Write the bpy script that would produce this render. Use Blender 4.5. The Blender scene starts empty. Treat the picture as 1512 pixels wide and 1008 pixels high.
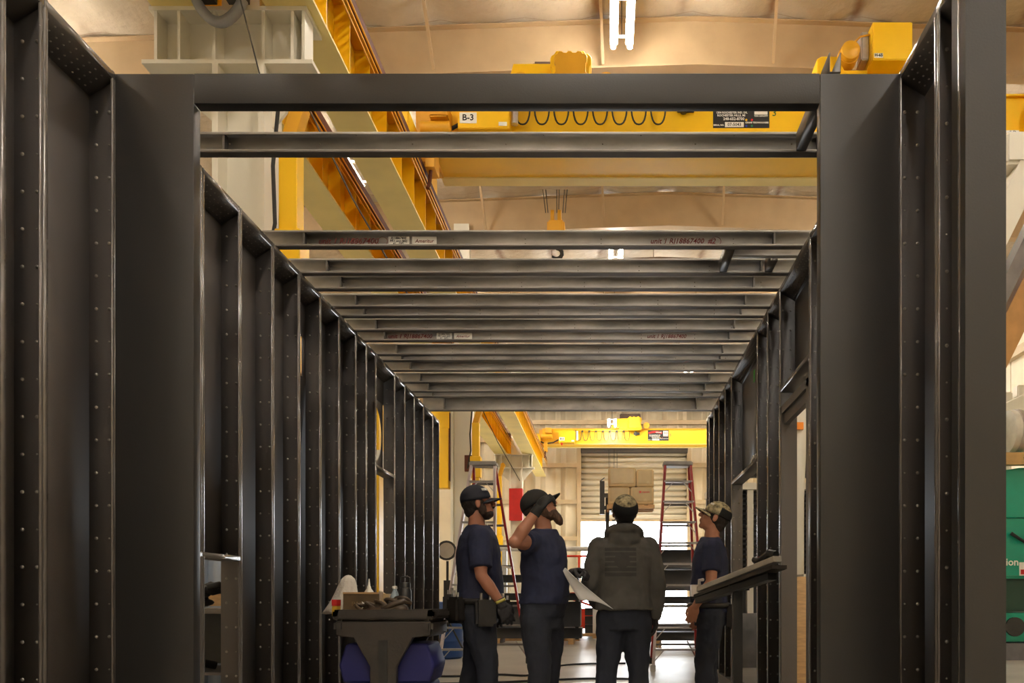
import bpy, bmesh, math, random
from mathutils import Vector, Matrix, Euler
random.seed(7)
SC = bpy.context.scene
COL = SC.collection
R = math.radians
F = 1200.0                      # focal length in pixels of the 1512x1008 frame
VX, VY, EYE = 895.0, 885.0, 1.0  # principal point of the shifted lens, eye height

# ---------------------------------------------------------------- camera, sky, exposure
cam_d = bpy.data.cameras.new('camera')
cam_d.sensor_width = 36.0
cam_d.lens = 36.0 * F / 1512.0
cam_d.shift_x = -(VX - 756.0) / 1512.0
cam_d.shift_y = (VY - 504.0) / 1512.0
cam_d.clip_end = 400
cam = bpy.data.objects.new('camera', cam_d)
cam.location = (0, 0, EYE)
cam.rotation_euler = (R(90), 0, 0)
COL.objects.link(cam)
SC.camera = cam
w = bpy.data.worlds.new('sky')
SC.world = w
w.use_nodes = True
wb = w.node_tree.nodes['Background']
wb.inputs[0].default_value = (0.93, 0.97, 1.0, 1)
wb.inputs[1].default_value = 20.0
SC.view_settings.view_transform = 'Standard'
SC.view_settings.look = 'None'
SC.view_settings.gamma = 1.0
SC.view_settings.use_curve_mapping = False
SC.view_settings.exposure = 0.08
TUBE_POWER = 185.0               # emission of the strip-light tubes
TUBE_COL = (1.0, 0.925, 0.81)
SC.cycles.max_bounces = 8
SC.cycles.diffuse_bounces = 5
SC.cycles.glossy_bounces = 4
SC.cycles.sample_clamp_indirect = 6.0
# light portal: tells the sampler where the daylight comes in (the open roll-up door)
pl = bpy.data.lights.new('door_portal', 'AREA')
pl.shape = 'RECTANGLE'; pl.size = 5.2; pl.size_y = 4.9
pl.cycles.is_portal = True
po = bpy.data.objects.new('door_portal', pl)
po.location = (1.37, 40.4, 2.46)
po.rotation_euler = (R(-90), 0, 0)
COL.objects.link(po)

# ---------------------------------------------------------------- helpers
def at(px, py, Y):
    return Vector(((px - VX) * Y / F, Y, EYE + (VY - py) * Y / F))

def lin(c):
    return tuple(((x / 12.92) if x <= 0.04045 else ((x + 0.055) / 1.055) ** 2.4) for x in c)

MATS = {}
def mat(name, col, rough=0.5, metal=0.0, var=0.12, scale=6.0, bump=0.0, bscale=60.0, spec=0.5, col2=None, stretch=(1, 1, 1), clear=0.0):
    """plain procedural surface: two tones mixed by noise, roughness variation and fine relief"""
    if name in MATS: return MATS[name]
    m = bpy.data.materials.new(name); m.use_nodes = True
    nt = m.node_tree; b = nt.nodes['Principled BSDF']
    tc = nt.nodes.new('ShaderNodeTexCoord'); mp = nt.nodes.new('ShaderNodeMapping')
    mp.inputs['Scale'].default_value = stretch
    nt.links.new(tc.outputs['Object'], mp.inputs['Vector'])
    n = nt.nodes.new('ShaderNodeTexNoise'); n.inputs['Scale'].default_value = scale; n.inputs['Detail'].default_value = 5
    nt.links.new(mp.outputs[0], n.inputs['Vector'])
    r = nt.nodes.new('ShaderNodeValToRGB')
    c1 = [max(0, x * (1 - var)) for x in col]
    c2 = list(col2) if col2 else [min(1, x * (1 + var)) for x in col]
    r.color_ramp.elements[0].position = 0.3; r.color_ramp.elements[1].position = 0.7
    r.color_ramp.elements[0].color = (*c1, 1); r.color_ramp.elements[1].color = (*c2, 1)
    nt.links.new(n.outputs['Fac'], r.inputs['Fac'])
    nt.links.new(r.outputs[0], b.inputs['Base Color'])
    b.inputs['Metallic'].default_value = metal
    b.inputs['Specular IOR Level'].default_value = spec
    b.inputs['Coat Weight'].default_value = clear
    mr = nt.nodes.new('ShaderNodeMapRange')
    mr.inputs['To Min'].default_value = max(0.03, rough - 0.07); mr.inputs['To Max'].default_value = min(1, rough + 0.07)
    nt.links.new(n.outputs['Fac'], mr.inputs['Value']); nt.links.new(mr.outputs[0], b.inputs['Roughness'])
    if bump:
        n2 = nt.nodes.new('ShaderNodeTexNoise'); n2.inputs['Scale'].default_value = bscale; n2.inputs['Detail'].default_value = 4
        nt.links.new(mp.outputs[0], n2.inputs['Vector'])
        bp = nt.nodes.new('ShaderNodeBump'); bp.inputs['Strength'].default_value = bump; bp.inputs['Distance'].default_value = 0.02
        nt.links.new(n2.outputs['Fac'], bp.inputs['Height']); nt.links.new(bp.outputs[0], b.inputs['Normal'])
    MATS[name] = m
    return m

def emit(name, col, power):
    if name in MATS: return MATS[name]
    m = bpy.data.materials.new(name); m.use_nodes = True
    b = m.node_tree.nodes['Principled BSDF']
    b.inputs['Base Color'].default_value = (0.8, 0.8, 0.8, 1)
    b.inputs['Emission Color'].default_value = (*col, 1); b.inputs['Emission Strength'].default_value = power
    MATS[name] = m
    return m

ORIG = {}                        # world origin of each built Empty / parent
class MB:
    def __init__(s): s.v = []; s.f = []
    def add(s, vs, fs):
        k = len(s.v); s.v += [Vector(p) for p in vs]; s.f += [tuple(i + k for i in f) for f in fs]; return s
    def box(s, x0, x1, y0, y1, z0, z1):
        vs = [(x0,y0,z0),(x1,y0,z0),(x1,y1,z0),(x0,y1,z0),(x0,y0,z1),(x1,y0,z1),(x1,y1,z1),(x0,y1,z1)]
        return s.add(vs, [(0,3,2,1),(4,5,6,7),(0,1,5,4),(1,2,6,5),(2,3,7,6),(3,0,4,7)])
    def cbox(s, x0, x1, y0, y1, z0, z1, c):
        """box with chamfered edges"""
        hx, hy, hz = (x1-x0)/2, (y1-y0)/2, (z1-z0)/2
        c = min(c, hx*.9, hy*.9, hz*.9)
        bm = bmesh.new(); bmesh.ops.create_cube(bm, size=1)
        bmesh.ops.scale(bm, vec=(2*hx, 2*hy, 2*hz), verts=bm.verts)
        bmesh.ops.bevel(bm, geom=bm.edges[:], offset=c, segments=2, affect='EDGES')
        bmesh.ops.translate(bm, vec=((x0+x1)/2, (y0+y1)/2, (z0+z1)/2), verts=bm.verts)
        bm.verts.index_update()
        s.add([v.co.copy() for v in bm.verts], [tuple(v.index for v in f.verts) for f in bm.faces]); bm.free(); return s
    def bar(s, p, q, wd, ht, up=(0, 0, 1)):
        p = Vector(p); q = Vector(q); d = (q - p).normalized(); u = Vector(up)
        if abs(d.dot(u)) > .98: u = Vector((0, 1, 0))
        sd = d.cross(u).normalized(); u = sd.cross(d).normalized()
        vs = []
        for c in (p, q):
            for a, b in ((-1,-1),(1,-1),(1,1),(-1,1)): vs.append(c + sd*a*wd/2 + u*b*ht/2)
        return s.add(vs, [(0,3,2,1),(4,5,6,7),(0,1,5,4),(1,2,6,5),(2,3,7,6),(3,0,4,7)])
    def tube(s, pts, r, n=8, caps=True):
        pts = [Vector(p) for p in pts]; m = len(pts); rs = r if isinstance(r, (list, tuple)) else [r]*m
        vs = []; prev = None
        for i, p in enumerate(pts):
            d = (pts[min(i+1, m-1)] - pts[max(i-1, 0)]).normalized()
            if prev is None:
                u = Vector((0,0,1)) if abs(d.z) < .9 else Vector((1,0,0))
            else: u = prev
            u = (u - d*u.dot(d)).normalized(); prev = u; b = d.cross(u)
            for k in range(n):
                a = 2*math.pi*k/n; vs.append(p + (u*math.cos(a) + b*math.sin(a))*rs[i])
        fs = []
        for i in range(m-1):
            for k in range(n):
                fs.append((i*n+k, i*n+(k+1)%n, (i+1)*n+(k+1)%n, (i+1)*n+k))
        if caps: fs += [tuple(range(n-1, -1, -1)), tuple(range((m-1)*n, m*n))]
        return s.add(vs, fs)
    def lathe(s, prof, n=20, c=(0,0,0), axis='z'):
        """profile of (radius, height) turned about an axis"""
        vs = []; c = Vector(c)
        for r, h in prof:
            for k in range(n):
                a = 2*math.pi*k/n; x, y = r*math.cos(a), r*math.sin(a)
                vs.append(c + Vector({'z': (x,y,h), 'y': (x,h,-y), 'x': (h,x,y)}[axis]))
        m = len(prof); fs = []
        for i in range(m-1):
            for k in range(n): fs.append((i*n+k, i*n+(k+1)%n, (i+1)*n+(k+1)%n, (i+1)*n+k))
        fs += [tuple(range(n-1, -1, -1)), tuple(range((m-1)*n, m*n))]
        return s.add(vs, fs)
    def prism(s, poly, a, b, axis='y'):
        """2-D outline extruded along an axis; outline given in the other two axes, in order"""
        def P(u, v, h): return {'y': (u, h, v), 'x': (h, u, v), 'z': (u, v, h)}[axis]
        n = len(poly); vs = [P(u, v, a) for u, v in poly] + [P(u, v, b) for u, v in poly]
        fs = [tuple(range(n)), tuple(range(2*n-1, n-1, -1))] + [(i, i+n, (i+1)%n+n, (i+1)%n) for i in range(n)]
        return s.add(vs, fs)
    def sheet(s, line, a, b, axis='z'):
        """open polyline extruded along an axis (bent sheet metal; thickness by Solidify)"""
        def P(u, v, h): return {'z': (u, v, h), 'x': (h, u, v), 'y': (u, h, v)}[axis]
        n = len(line); vs = [P(u, v, a) for u, v in line] + [P(u, v, b) for u, v in line]
        return s.add(vs, [(i, i+1, i+1+n, i+n) for i in range(n-1)])
    def ell(s, c, r, n=14, m=9, M=None):
        c = Vector(c); vs = []
        for j in range(m+1):
            t = math.pi*j/m
            for k in range(n):
                a = 2*math.pi*k/n
                p = Vector((r[0]*math.sin(t)*math.cos(a), r[1]*math.sin(t)*math.sin(a), r[2]*math.cos(t)))
                vs.append((M @ (c + p)) if M is not None else c + p)
        fs = []
        for j in range(m):
            for k in range(n): fs.append((j*n+k, (j+1)*n+k, (j+1)*n+(k+1)%n, j*n+(k+1)%n))
        return s.add(vs, fs)
    def rivet(s, c, nrm, r):
        """low dome head"""
        c = Vector(c); nrm = Vector(nrm).normalized(); u = nrm.orthogonal().normalized(); b = nrm.cross(u); n = 8
        vs = []
        for rr, h in ((1, 0), (.92, .35), (.55, .68)):
            for k in range(n):
                a = 2*math.pi*k/n; vs.append(c + (u*math.cos(a) + b*math.sin(a))*r*rr + nrm*r*h)
        vs.append(c + nrm*r*.8)
        fs = [(i*n+k, i*n+(k+1)%n, (i+1)*n+(k+1)%n, (i+1)*n+k) for i in range(2) for k in range(n)]
        fs += [(2*n+k, 2*n+(k+1)%n, 3*n) for k in range(n)]
        return s.add(vs, fs)
    def mesh(s, name, m, smooth=False, off=None):
        me = bpy.data.meshes.new(name)
        vs = s.v if off is None else [p - off for p in s.v]
        me.from_pydata([tuple(p) for p in vs], [], s.f); me.validate()
        bm = bmesh.new(); bm.from_mesh(me); bmesh.ops.remove_doubles(bm, verts=bm.verts, dist=1e-6)
        bmesh.ops.recalc_face_normals(bm, faces=bm.faces); bm.to_mesh(me); bm.free()
        if m: me.materials.append(m)
        if smooth is True: me.polygons.foreach_set('use_smooth', [True]*len(me.polygons))
        elif smooth:
            me.polygons.foreach_set('use_smooth', [True]*len(me.polygons)); me.set_sharp_from_angle(angle=R(smooth))
        return me
    def build(s, name, m, parent=None, smooth=35, world=True, solid=0.0, bevel=0.0):
        off = ORIG.get(parent.name) if (parent is not None and world) else None
        o = bpy.data.objects.new(name, s.mesh(name, m, smooth, off)); COL.objects.link(o)
        if parent is not None:
            o.parent = parent
            if world: ORIG[o.name] = ORIG.get(parent.name, Vector())
        else: ORIG[o.name] = Vector()
        if solid:
            md = o.modifiers.new('thickness', 'SOLIDIFY'); md.thickness = solid; md.offset = 0
        if bevel:
            md = o.modifiers.new('edge', 'BEVEL'); md.width = bevel; md.segments = 2; md.limit_method = 'ANGLE'
        return o

def thing(name, label, cat, loc=(0,0,0), rotz=0.0, group=None, kind=None):
    o = bpy.data.objects.new(name, None); COL.objects.link(o)
    o.location = loc; o.rotation_euler = (0, 0, rotz); o.empty_display_size = .1
    ORIG[o.name] = Vector(loc)
    return tag(o, label, cat, group, kind)
def tag(o, label=None, cat=None, group=None, kind=None):
    if label: o['label'] = label
    if cat: o['category'] = cat
    if group: o['group'] = group
    if kind: o['kind'] = kind
    return o
def stuff(o): o['kind'] = 'stuff'; return o
def copy_tree(o, parent=None):
    c = o.copy(); COL.objects.link(c); c.parent = parent
    ORIG[c.name] = ORIG.get(o.name, Vector())
    for ch in list(o.children): copy_tree(ch, c)
    return c
def text_mesh(name, body, size, m, parent, origin, right, up, align='CENTER', shear=0.0, world=True, bold=0.0, thick=0.0015, space=1.0):
    cu = bpy.data.curves.new(name, 'FONT'); cu.body = body; cu.size = size; cu.align_x = align; cu.align_y = 'CENTER'
    cu.shear = shear; cu.extrude = thick; cu.offset = bold; cu.resolution_u = 2; cu.space_character = space
    t = bpy.data.objects.new(name + '_tmp', cu); COL.objects.link(t)
    dg = bpy.context.evaluated_depsgraph_get(); me = bpy.data.meshes.new_from_object(t.evaluated_get(dg))
    bpy.data.objects.remove(t); bpy.data.curves.remove(cu)
    r_ = Vector(right).normalized(); u_ = Vector(up).normalized(); n_ = r_.cross(u_)
    org = Vector(origin)
    if parent is not None and world: org = org - ORIG[parent.name]
    Mx = Matrix((r_, u_, n_)).transposed().to_4x4(); Mx.translation = org
    if 'writing' in name: kind_ = 'stuff'
    else: kind_ = None
    me.transform(Mx); me.materials.clear(); me.materials.append(m)
    o = bpy.data.objects.new(name, me); COL.objects.link(o)
    if parent is not None: o.parent = parent; ORIG[o.name] = ORIG.get(parent.name, Vector())
    if kind_: o['kind'] = kind_
    return o

# ---------------------------------------------------------------- materials
steel = mat('painted_black_steel', lin((.335,.315,.305)), .55, 0.0, .10, 2.2, .05, 90, spec=.55)
steel_lip = mat('worn_edge_steel', lin((.42,.40,.385)), .24, 0.25, .10, 9, .03, 90, spec=.7)
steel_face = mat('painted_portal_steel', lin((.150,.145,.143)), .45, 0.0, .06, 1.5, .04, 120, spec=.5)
beam_m = mat('dusty_primer_steel', lin((.69,.675,.655)), .5, 0.0, .42, 5.0, .08, 40, stretch=(.5, 1, 1))
beam_d = mat('dark_beam_steel', lin((.36,.34,.32)), .45, 0.1, .15, 4)
rivet_m = mat('zinc_rivet', lin((.58,.56,.53)), .35, .6, .1, 20)
yellow = mat('crane_yellow_paint', lin((.95,.75,.06)), .38, 0, .07, 1.2, .03, 30)
yellow_d = mat('runway_yellow_paint', lin((.85,.62,.10)), .5, 0, .12, 1.5, .04, 25)
cream_y = mat('runway_cream_paint', lin((.93,.85,.55)), .5, 0, .08, 1.5)
white_p = mat('white_column_paint', lin((.88,.86,.80)), .5, 0, .05, 1.0, .03, 30)
rust = mat('rusty_rail', lin((.36,.19,.13)), .7, .2, .25, 5)
black = mat('black_plastic', (.018,.018,.018), .45, 0, .2, 20)
rubber = mat('black_rubber', (.012,.012,.012), .6, 0, .2, 30)
cable_m = mat('steel_cable', lin((.30,.29,.28)), .45, .6, .2, 40)
alu = mat('aluminium', lin((.78,.76,.75)), .35, .75, .08, 12)
white_lbl = mat('white_label', lin((.92,.91,.88)), .5, 0, .03, 30)
ink = mat('black_ink', (.012,.012,.012), .6, 0, .1, 30)
red_ink = mat('red_marker', lin((.42,.08,.07)), .6, 0, .2, 60)
red_p = mat('red_paint', lin((.72,.10,.10)), .45, 0, .08, 6)
green_p = mat('generator_green_paint', lin((.0,.56,.46)), .35, 0, .08, 3)
blue_p = mat('blue_plastic', lin((.09,.10,.36)), .65, 0, .1, 6)
kraft = mat('kraft_cardboard', lin((.72,.62,.45)), .7, 0, .08, 5, .05, 60)
wood = mat('pine_wood', lin((.72,.58,.40)), .65, 0, .18, 9, .05, 60, stretch=(1, 6, 6))
ladder_red = mat('ladder_red_fiberglass', lin((.60,.14,.13)), .4, 0, .12, 10)
# ================================================================ the building
def concrete():
    m = bpy.data.materials.new('sealed_concrete'); m.use_nodes = True; nt = m.node_tree; b = nt.nodes['Principled BSDF']
    tc = nt.nodes.new('ShaderNodeTexCoord')
    n = nt.nodes.new('ShaderNodeTexNoise'); n.inputs['Scale'].default_value = .8; n.inputs['Detail'].default_value = 8
    n2 = nt.nodes.new('ShaderNodeTexNoise'); n2.inputs['Scale'].default_value = 9; n2.inputs['Detail'].default_value = 6
    nt.links.new(tc.outputs['Object'], n.inputs['Vector']); nt.links.new(tc.outputs['Object'], n2.inputs['Vector'])
    r = nt.nodes.new('ShaderNodeValToRGB'); e = r.color_ramp.elements
    e[0].position = .3; e[0].color = (*lin((.66,.64,.61)), 1); e[1].position = .7; e[1].color = (*lin((.80,.78,.74)), 1)
    nt.links.new(n.outputs['Fac'], r.inputs['Fac'])
    mx = nt.nodes.new('ShaderNodeMixRGB'); mx.blend_type = 'MULTIPLY'; mx.inputs[0].default_value = .5
    nt.links.new(r.outputs[0], mx.inputs[1]); nt.links.new(n2.outputs['Fac'], mx.inputs[2]); nt.links.new(mx.outputs[0], b.inputs['Base Color'])
    mr = nt.nodes.new('ShaderNodeMapRange'); mr.inputs['To Min'].default_value = .22; mr.inputs['To Max'].default_value = .45
    nt.links.new(n2.outputs['Fac'], mr.inputs['Value']); nt.links.new(mr.outputs[0], b.inputs['Roughness'])
    bp = nt.nodes.new('ShaderNodeBump'); bp.inputs['Strength'].default_value = .08; nt.links.new(n2.outputs['Fac'], bp.inputs['Height']); nt.links.new(bp.outputs[0], b.inputs['Normal'])
    return m
conc = concrete()
tag(MB().box(-16, 12, -20, 40.3, -.2, 0).build('floor', conc), 'grey sealed concrete shop floor', kind='structure')
tag(MB().box(-60, 60, 40.3, 140, -.25, -.02).build('ground_outside', mat('pale_yard', lin((.75,.74,.72)), .8, 0, .1, 1)), 'pale concrete yard beyond the open roll-up door', kind='structure')

def insulation():
    """yellowed roof insulation with seams and brown stain runs along the purlins"""
    m = bpy.data.materials.new('roof_insulation'); m.use_nodes = True; nt = m.node_tree; b = nt.nodes['Principled BSDF']
    L = nt.links.new
    tc = nt.nodes.new('ShaderNodeTexCoord'); sp = nt.nodes.new('ShaderNodeSeparateXYZ'); L(tc.outputs['Object'], sp.inputs[0])
    def math_(op, a, bval=None, c=None):
        x = nt.nodes.new('ShaderNodeMath'); x.operation = op
        for i, q in enumerate((a, bval, c)):
            if q is None: continue
            if isinstance(q, (int, float)): x.inputs[i].default_value = q
            else: L(q, x.inputs[i])
        return x.outputs[0]
    def noise(scale, detail=4, vec=None):
        n = nt.nodes.new('ShaderNodeTexNoise'); n.inputs['Scale'].default_value = scale; n.inputs['Detail'].default_value = detail
        L(vec or tc.outputs['Object'], n.inputs['Vector']); return n.outputs['Fac']
    n0 = noise(.7); n1 = noise(3.0, 6)
    base = nt.nodes.new('ShaderNodeValToRGB'); e = base.color_ramp.elements
    e[0].position = .3; e[0].color = (*lin((.72,.655,.56)), 1); e[1].position = .7; e[1].color = (*lin((.83,.78,.69)), 1)
    L(n0, base.inputs[0])
    # distance to the purlin line, every 1.5 m in X
    fx = math_('ABSOLUTE', math_('SUBTRACT', math_('FRACT', math_('DIVIDE', math_('ADD', sp.outputs[0], math_('MULTIPLY', n1, .25)), 1.5)), .5))
    ramp = nt.nodes.new('ShaderNodeMapRange'); ramp.inputs['From Min'].default_value = .40; ramp.inputs['From Max'].default_value = .49; L(fx, ramp.inputs['Value'])
    ramp2 = nt.nodes.new('ShaderNodeMapRange'); ramp2.inputs['From Min'].default_value = .44; ramp2.inputs['From Max'].default_value = .60; L(noise(.6, 4), ramp2.inputs['Value'])
    soft = math_('MULTIPLY', math_('MULTIPLY', ramp.outputs[0], ramp2.outputs[0]), .85)
    fy = math_('FRACT', math_('DIVIDE', sp.outputs[1], 1.2)); seam = math_('MULTIPLY', math_('LESS_THAN', fy, .015), .45)
    mix = nt.nodes.new('ShaderNodeMixRGB'); mix.inputs[2].default_value = (*lin((.50,.34,.20)), 1)
    L(soft, mix.inputs[0]); L(base.outputs[0], mix.inputs[1])
    mix2 = nt.nodes.new('ShaderNodeMixRGB'); mix2.inputs[2].default_value = (*lin((.55,.42,.28)), 1)
    L(seam, mix2.inputs[0]); L(mix.outputs[0], mix2.inputs[1]); L(mix2.outputs[0], b.inputs['Base Color'])
    b.inputs['Roughness'].default_value = .42
    bp = nt.nodes.new('ShaderNodeBump'); bp.inputs['Strength'].default_value = .8; bp.inputs['Distance'].default_value = .1
    L(noise(2.2, 5), bp.inputs['Height']); L(bp.outputs[0], b.inputs['Normal'])
    return m
ins = insulation()
def roof_z(x): return 11.45 - abs(x - 1.6) * .035
mb = MB(); nx, ny = 150, 90
xs = [-16 + 28 * i / nx for i in range(nx + 1)]; ys = [-20 + 60.3 * j / ny for j in range(ny + 1)]
random.seed(3)
vs = []
for y in ys:
    for x in xs:
        t = (x / 1.5) % 1.0
        vs.append((x, y, roof_z(x) - .10 * math.sin(math.pi * t) - .02 * random.random()))
mb.add(vs, [(j*(nx+1)+i, (j+1)*(nx+1)+i, (j+1)*(nx+1)+i+1, j*(nx+1)+i+1) for j in range(ny) for i in range(nx)])
ceil_o = tag(mb.build('ceiling', ins, smooth=True), 'tan insulation sagging between the roof purlins', kind='structure')
tag(MB().box(-16.2, 12.2, -20.2, 40.5, 11.7, 11.9).build('roof_deck', mat('roof_deck', (.3,.3,.3))), 'metal roof deck over the insulation', kind='structure')
rafter_m = mat('rafter_paint', lin((.74,.64,.50)), .55, 0, .08, 2)
for Yr in (-10.2, -4.1, 2.1, 8.3, 14.5, 20.7, 26.9, 33.1, 39.3):
    mb = MB()
    for (xa, xb) in ((-16, 1.6), (1.6, 12)):
        za, zb = roof_z(xa) - .12, roof_z(xb) - .12
        for (o0, o1, hw) in ((0, .02, .12), (.02, .83, .012), (.83, .86, .12)):
            vs = []
            for x, z in ((xa, za), (xb, zb)):
                for yy, dz in ((-hw, o0), (hw, o0), (hw, o1), (-hw, o1)): vs.append((x, Yr + yy, z - dz))
            mb.add(vs, [(0,3,2,1),(4,5,6,7),(0,1,5,4),(1,2,6,5),(2,3,7,6),(3,0,4,7)])
    mb.build('rafter', rafter_m, ceil_o)
    for xb in (-6.1, -3.1, -.1, 2.9, 5.9):      # flange braces from purlin to rafter foot
        MB().bar((xb, Yr - .75, roof_z(xb) - .08), (xb + .05, Yr - .12, roof_z(xb) - .92), .05, .05).build('flange_brace', rafter_m, ceil_o)
for Yp in (6.0, 11.9, 17.6, 24.0, 30.0):
    p = MB().tube([(-15.5, Yp, roof_z(-15.5) - .45), (1.6, Yp + .1, roof_z(1.6) - .32), (11.8, Yp, roof_z(11.8) - .4)], .035, 8).build('sprinkler_pipe', mat('pipe_paint', lin((.42,.33,.25)), .5, .2), ceil_o)
    mb = MB()
    for i in range(9):
        x = -14 + 3 * i; z = roof_z(x) - (.45 if x < 0 else .4)
        mb.tube([(x, Yp, z + .04), (x, Yp, z - .10)], .03, 6)
        mb.tube([(x + .4, Yp, z), (x + .4, Yp, roof_z(x))], .012, 5)
    mb.build('sprinkler_heads', MATS['pipe_paint'], p)

siding_m = mat('beige_siding', lin((.91,.86,.75)), .5, 0, .06, 1.5, .03, 20)
girt_m = mat('girt_paint', lin((.80,.72,.58)), .5, 0, .08, 2)
def ribbed(x0, x1, z0, z1, Y, mb):
    """sheet with two ribs, facing -Y"""
    wdt = x1 - x0; prof = [(x0, Y)]
    for k in (.25, .75):
        c = x0 + wdt * k
        prof += [(c - .06, Y), (c - .03, Y - .04), (c + .03, Y - .04), (c + .06, Y)]
    prof += [(x1 - .01, Y), (x1 - .01, Y + .02), (x1, Y + .02)]
    return mb.sheet(prof, z0, z1, 'z')
DX0, DX1, DZ0, DZ1 = -1.23, 3.97, 4.93, 8.33
wall_back = tag(MB().box(-16, DX0, 40.06, 40.3, 0, 11.6).box(DX1, 12, 40.06, 40.3, 0, 11.6).box(DX0, DX1, 40.06, 40.3, DZ1, 11.6).build('wall_back', siding_m), 'beige ribbed end wall around the roll-up door', kind='structure')
x = -7.23
while x < 11:
    x1 = x + 1.0
    if x1 <= DX0 + .01 or x >= DX1 - .01: ribbed(x, x1, 0, 11.0, 40.03, MB()).build('siding_panel', siding_m, wall_back, solid=.004)
    else: ribbed(max(x, DX0), min(x1, DX1), DZ1, 11.0, 40.03, MB()).build('siding_panel', siding_m, wall_back, solid=.004)
    x = x1 if x1 <= DX0 - .5 or x > DX0 else x1
    if abs(x - 3.77) < .05: x = DX1
for zg in (2.0, 3.9, 5.7, 7.5, 9.6):
    if zg > DZ1: MB().box(-7.2, 11.5, 39.84, 40.0, zg, zg + .2).build('girt', girt_m, wall_back)
    else:
        MB().box(-7.2, DX0 - .2, 39.84, 40.0, zg, zg + .2).build('girt', girt_m, wall_back)
        MB().box(DX1 + .2, 11.5, 39.84, 40.0, zg, zg + .2).build('girt', girt_m, wall_back)
MB().box(-7.2, 11.5, 39.75, 40.0, 8.95, 9.15).box(-7.2, 11.5, 39.75, 39.8, 8.7, 9.4).build('header_beam', rafter_m, wall_back)
for xj in (DX0 - .2, DX1): MB().box(xj, xj + .2, 39.8, 40.3, 0, DZ1 + .25).build('door_jamb', girt_m, wall_back)
for nm, lb, bx in (('wall_left', 'beige wall of the far aisle', (-16.3, -16, -20, 40.3)), ('wall_right', 'beige panelled side wall behind the green generator', (12, 12.3, -20, 40.3)), ('wall_front', 'beige end wall facing the roll-up door', (-16, 12, -20.3, -20))):
    wo = tag(MB().box(*bx, 0, 11.6).build(nm, siding_m), lb, kind='structure')
    if nm == 'wall_right':
        for k in range(14):
            y = 18 + 1.5 * k
            MB().box(11.94, 12.0, y, y + 1.46, 0, 11).build('siding_panel', siding_m, wo)
        for zg in (2.2, 5.2, 8.0): MB().box(11.75, 11.94, 15, 40, zg, zg + .25).build('girt', girt_m, wo)
        for y in (20.7, 26.9, 33.1): MB().box(11.4, 11.9, y, y + .3, 0, 11).build('wall_post', white_p, wo)
# roll-up door, half open
slat_m = mat('door_slat_paint', lin((.91,.88,.80)), .45, 0, .06, 2)
dr = tag(bpy.data.objects.new('door_1', None), 'half open beige sectional roll-up door with daylight beneath', kind='structure'); COL.objects.link(dr); ORIG['door_1'] = Vector()
n = 12; h = (DZ1 - DZ0) / n
for i in range(n):
    z = DZ0 + i * h
    MB().sheet([(40.13, z - .05), (40.13, z + .04), (40.02, z + .07), (40.02, z + h - .05), (40.13, z + h - .02), (40.13, z + h)], DX0, DX1, 'x').build('slat', slat_m, dr, solid=.006)
MB().box(DX0, DX1, 40.02, 40.14, DZ0 - .09, DZ0 + .02).build('bottom_bar', girt_m, dr)
MB().lathe([(.28, DX0), (.28, DX1)], 16, (0, 39.7, 8.42), 'x').build('roller_drum', mat('drum_dark', lin((.30,.27,.24)), .6), dr)

# ---------------------------------------------------------------- white building columns with crane corbels
def column(Y, lbl):
    c = thing('building_column', lbl, 'column', (-3.62, Y, 0), group='white columns carrying the crane runways', kind='structure')
    X0, X1 = -3.92, -3.40
    MB().box(X0, X0 + .06, Y - .22, Y + .22, 0, 6.33).box(X1 - .06, X1, Y - .22, Y + .22, 0, 6.33).box(X0 + .06, X1 - .06, Y - .02, Y + .02, 0, 6.33).build('shaft', white_p, c)
    MB().box(-3.85, -3.47, Y - .16, Y - .12, 6.9, 10.5).box(-3.85, -3.47, Y + .12, Y + .16, 6.9, 10.5).box(-3.67, -3.65, Y - .12, Y + .12, 6.9, 10.5).build('upper_shaft', white_p, c)
    cb = MB().box(-4.55, -2.98, Y - .22, Y + .22, 6.86, 6.9).box(-4.62, -2.92, Y - .22, Y + .22, 6.33, 6.37).box(-4.5, -3.0, Y - .02, Y + .02, 6.37, 6.86).build('corbel', white_p, c)
    for xs_ in (-4.5, -4.27, -3.92, -3.43, -3.14, -3.03):
        MB().box(xs_, xs_ + .03, Y - .21, Y - .02, 6.37, 6.86).build('stiffener', white_p, cb)
    for (xa, xb) in ((-4.55, -3.92), (-2.96, -3.40)):
        MB().add([(xa, Y - .02, 6.33), (xb, Y - .02, 6.33), (xb, Y - .02, 5.8), (xa, Y + .02, 6.33), (xb, Y + .02, 6.33), (xb, Y + .02, 5.8)], [(0,1,2),(5,4,3),(0,3,4,1),(1,4,5,2),(2,5,3,0)]).build('gusset', white_p, cb)
    MB().box(X0 - .15, X1 + .15, Y - .35, Y + .35, 0, .04).build('base_plate', white_p, c)
    if Y > 30: MB().box(X0 - .01, X1 + .01, Y - .23, Y + .23, 4.2, 5.5).build('red_band', red_p, c)
    return c
column(8.3, 'white steel column carrying the crane runways beside the wall with the rag on its sill')
column(20.7, 'white steel column behind the stepladder by the blue drum')
column(33.1, 'white steel column painted with a red band')
tag(bpy.data.objects['building_column'], 'white steel column close behind the steel enclosure wall, with boxy runway corbel')

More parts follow.
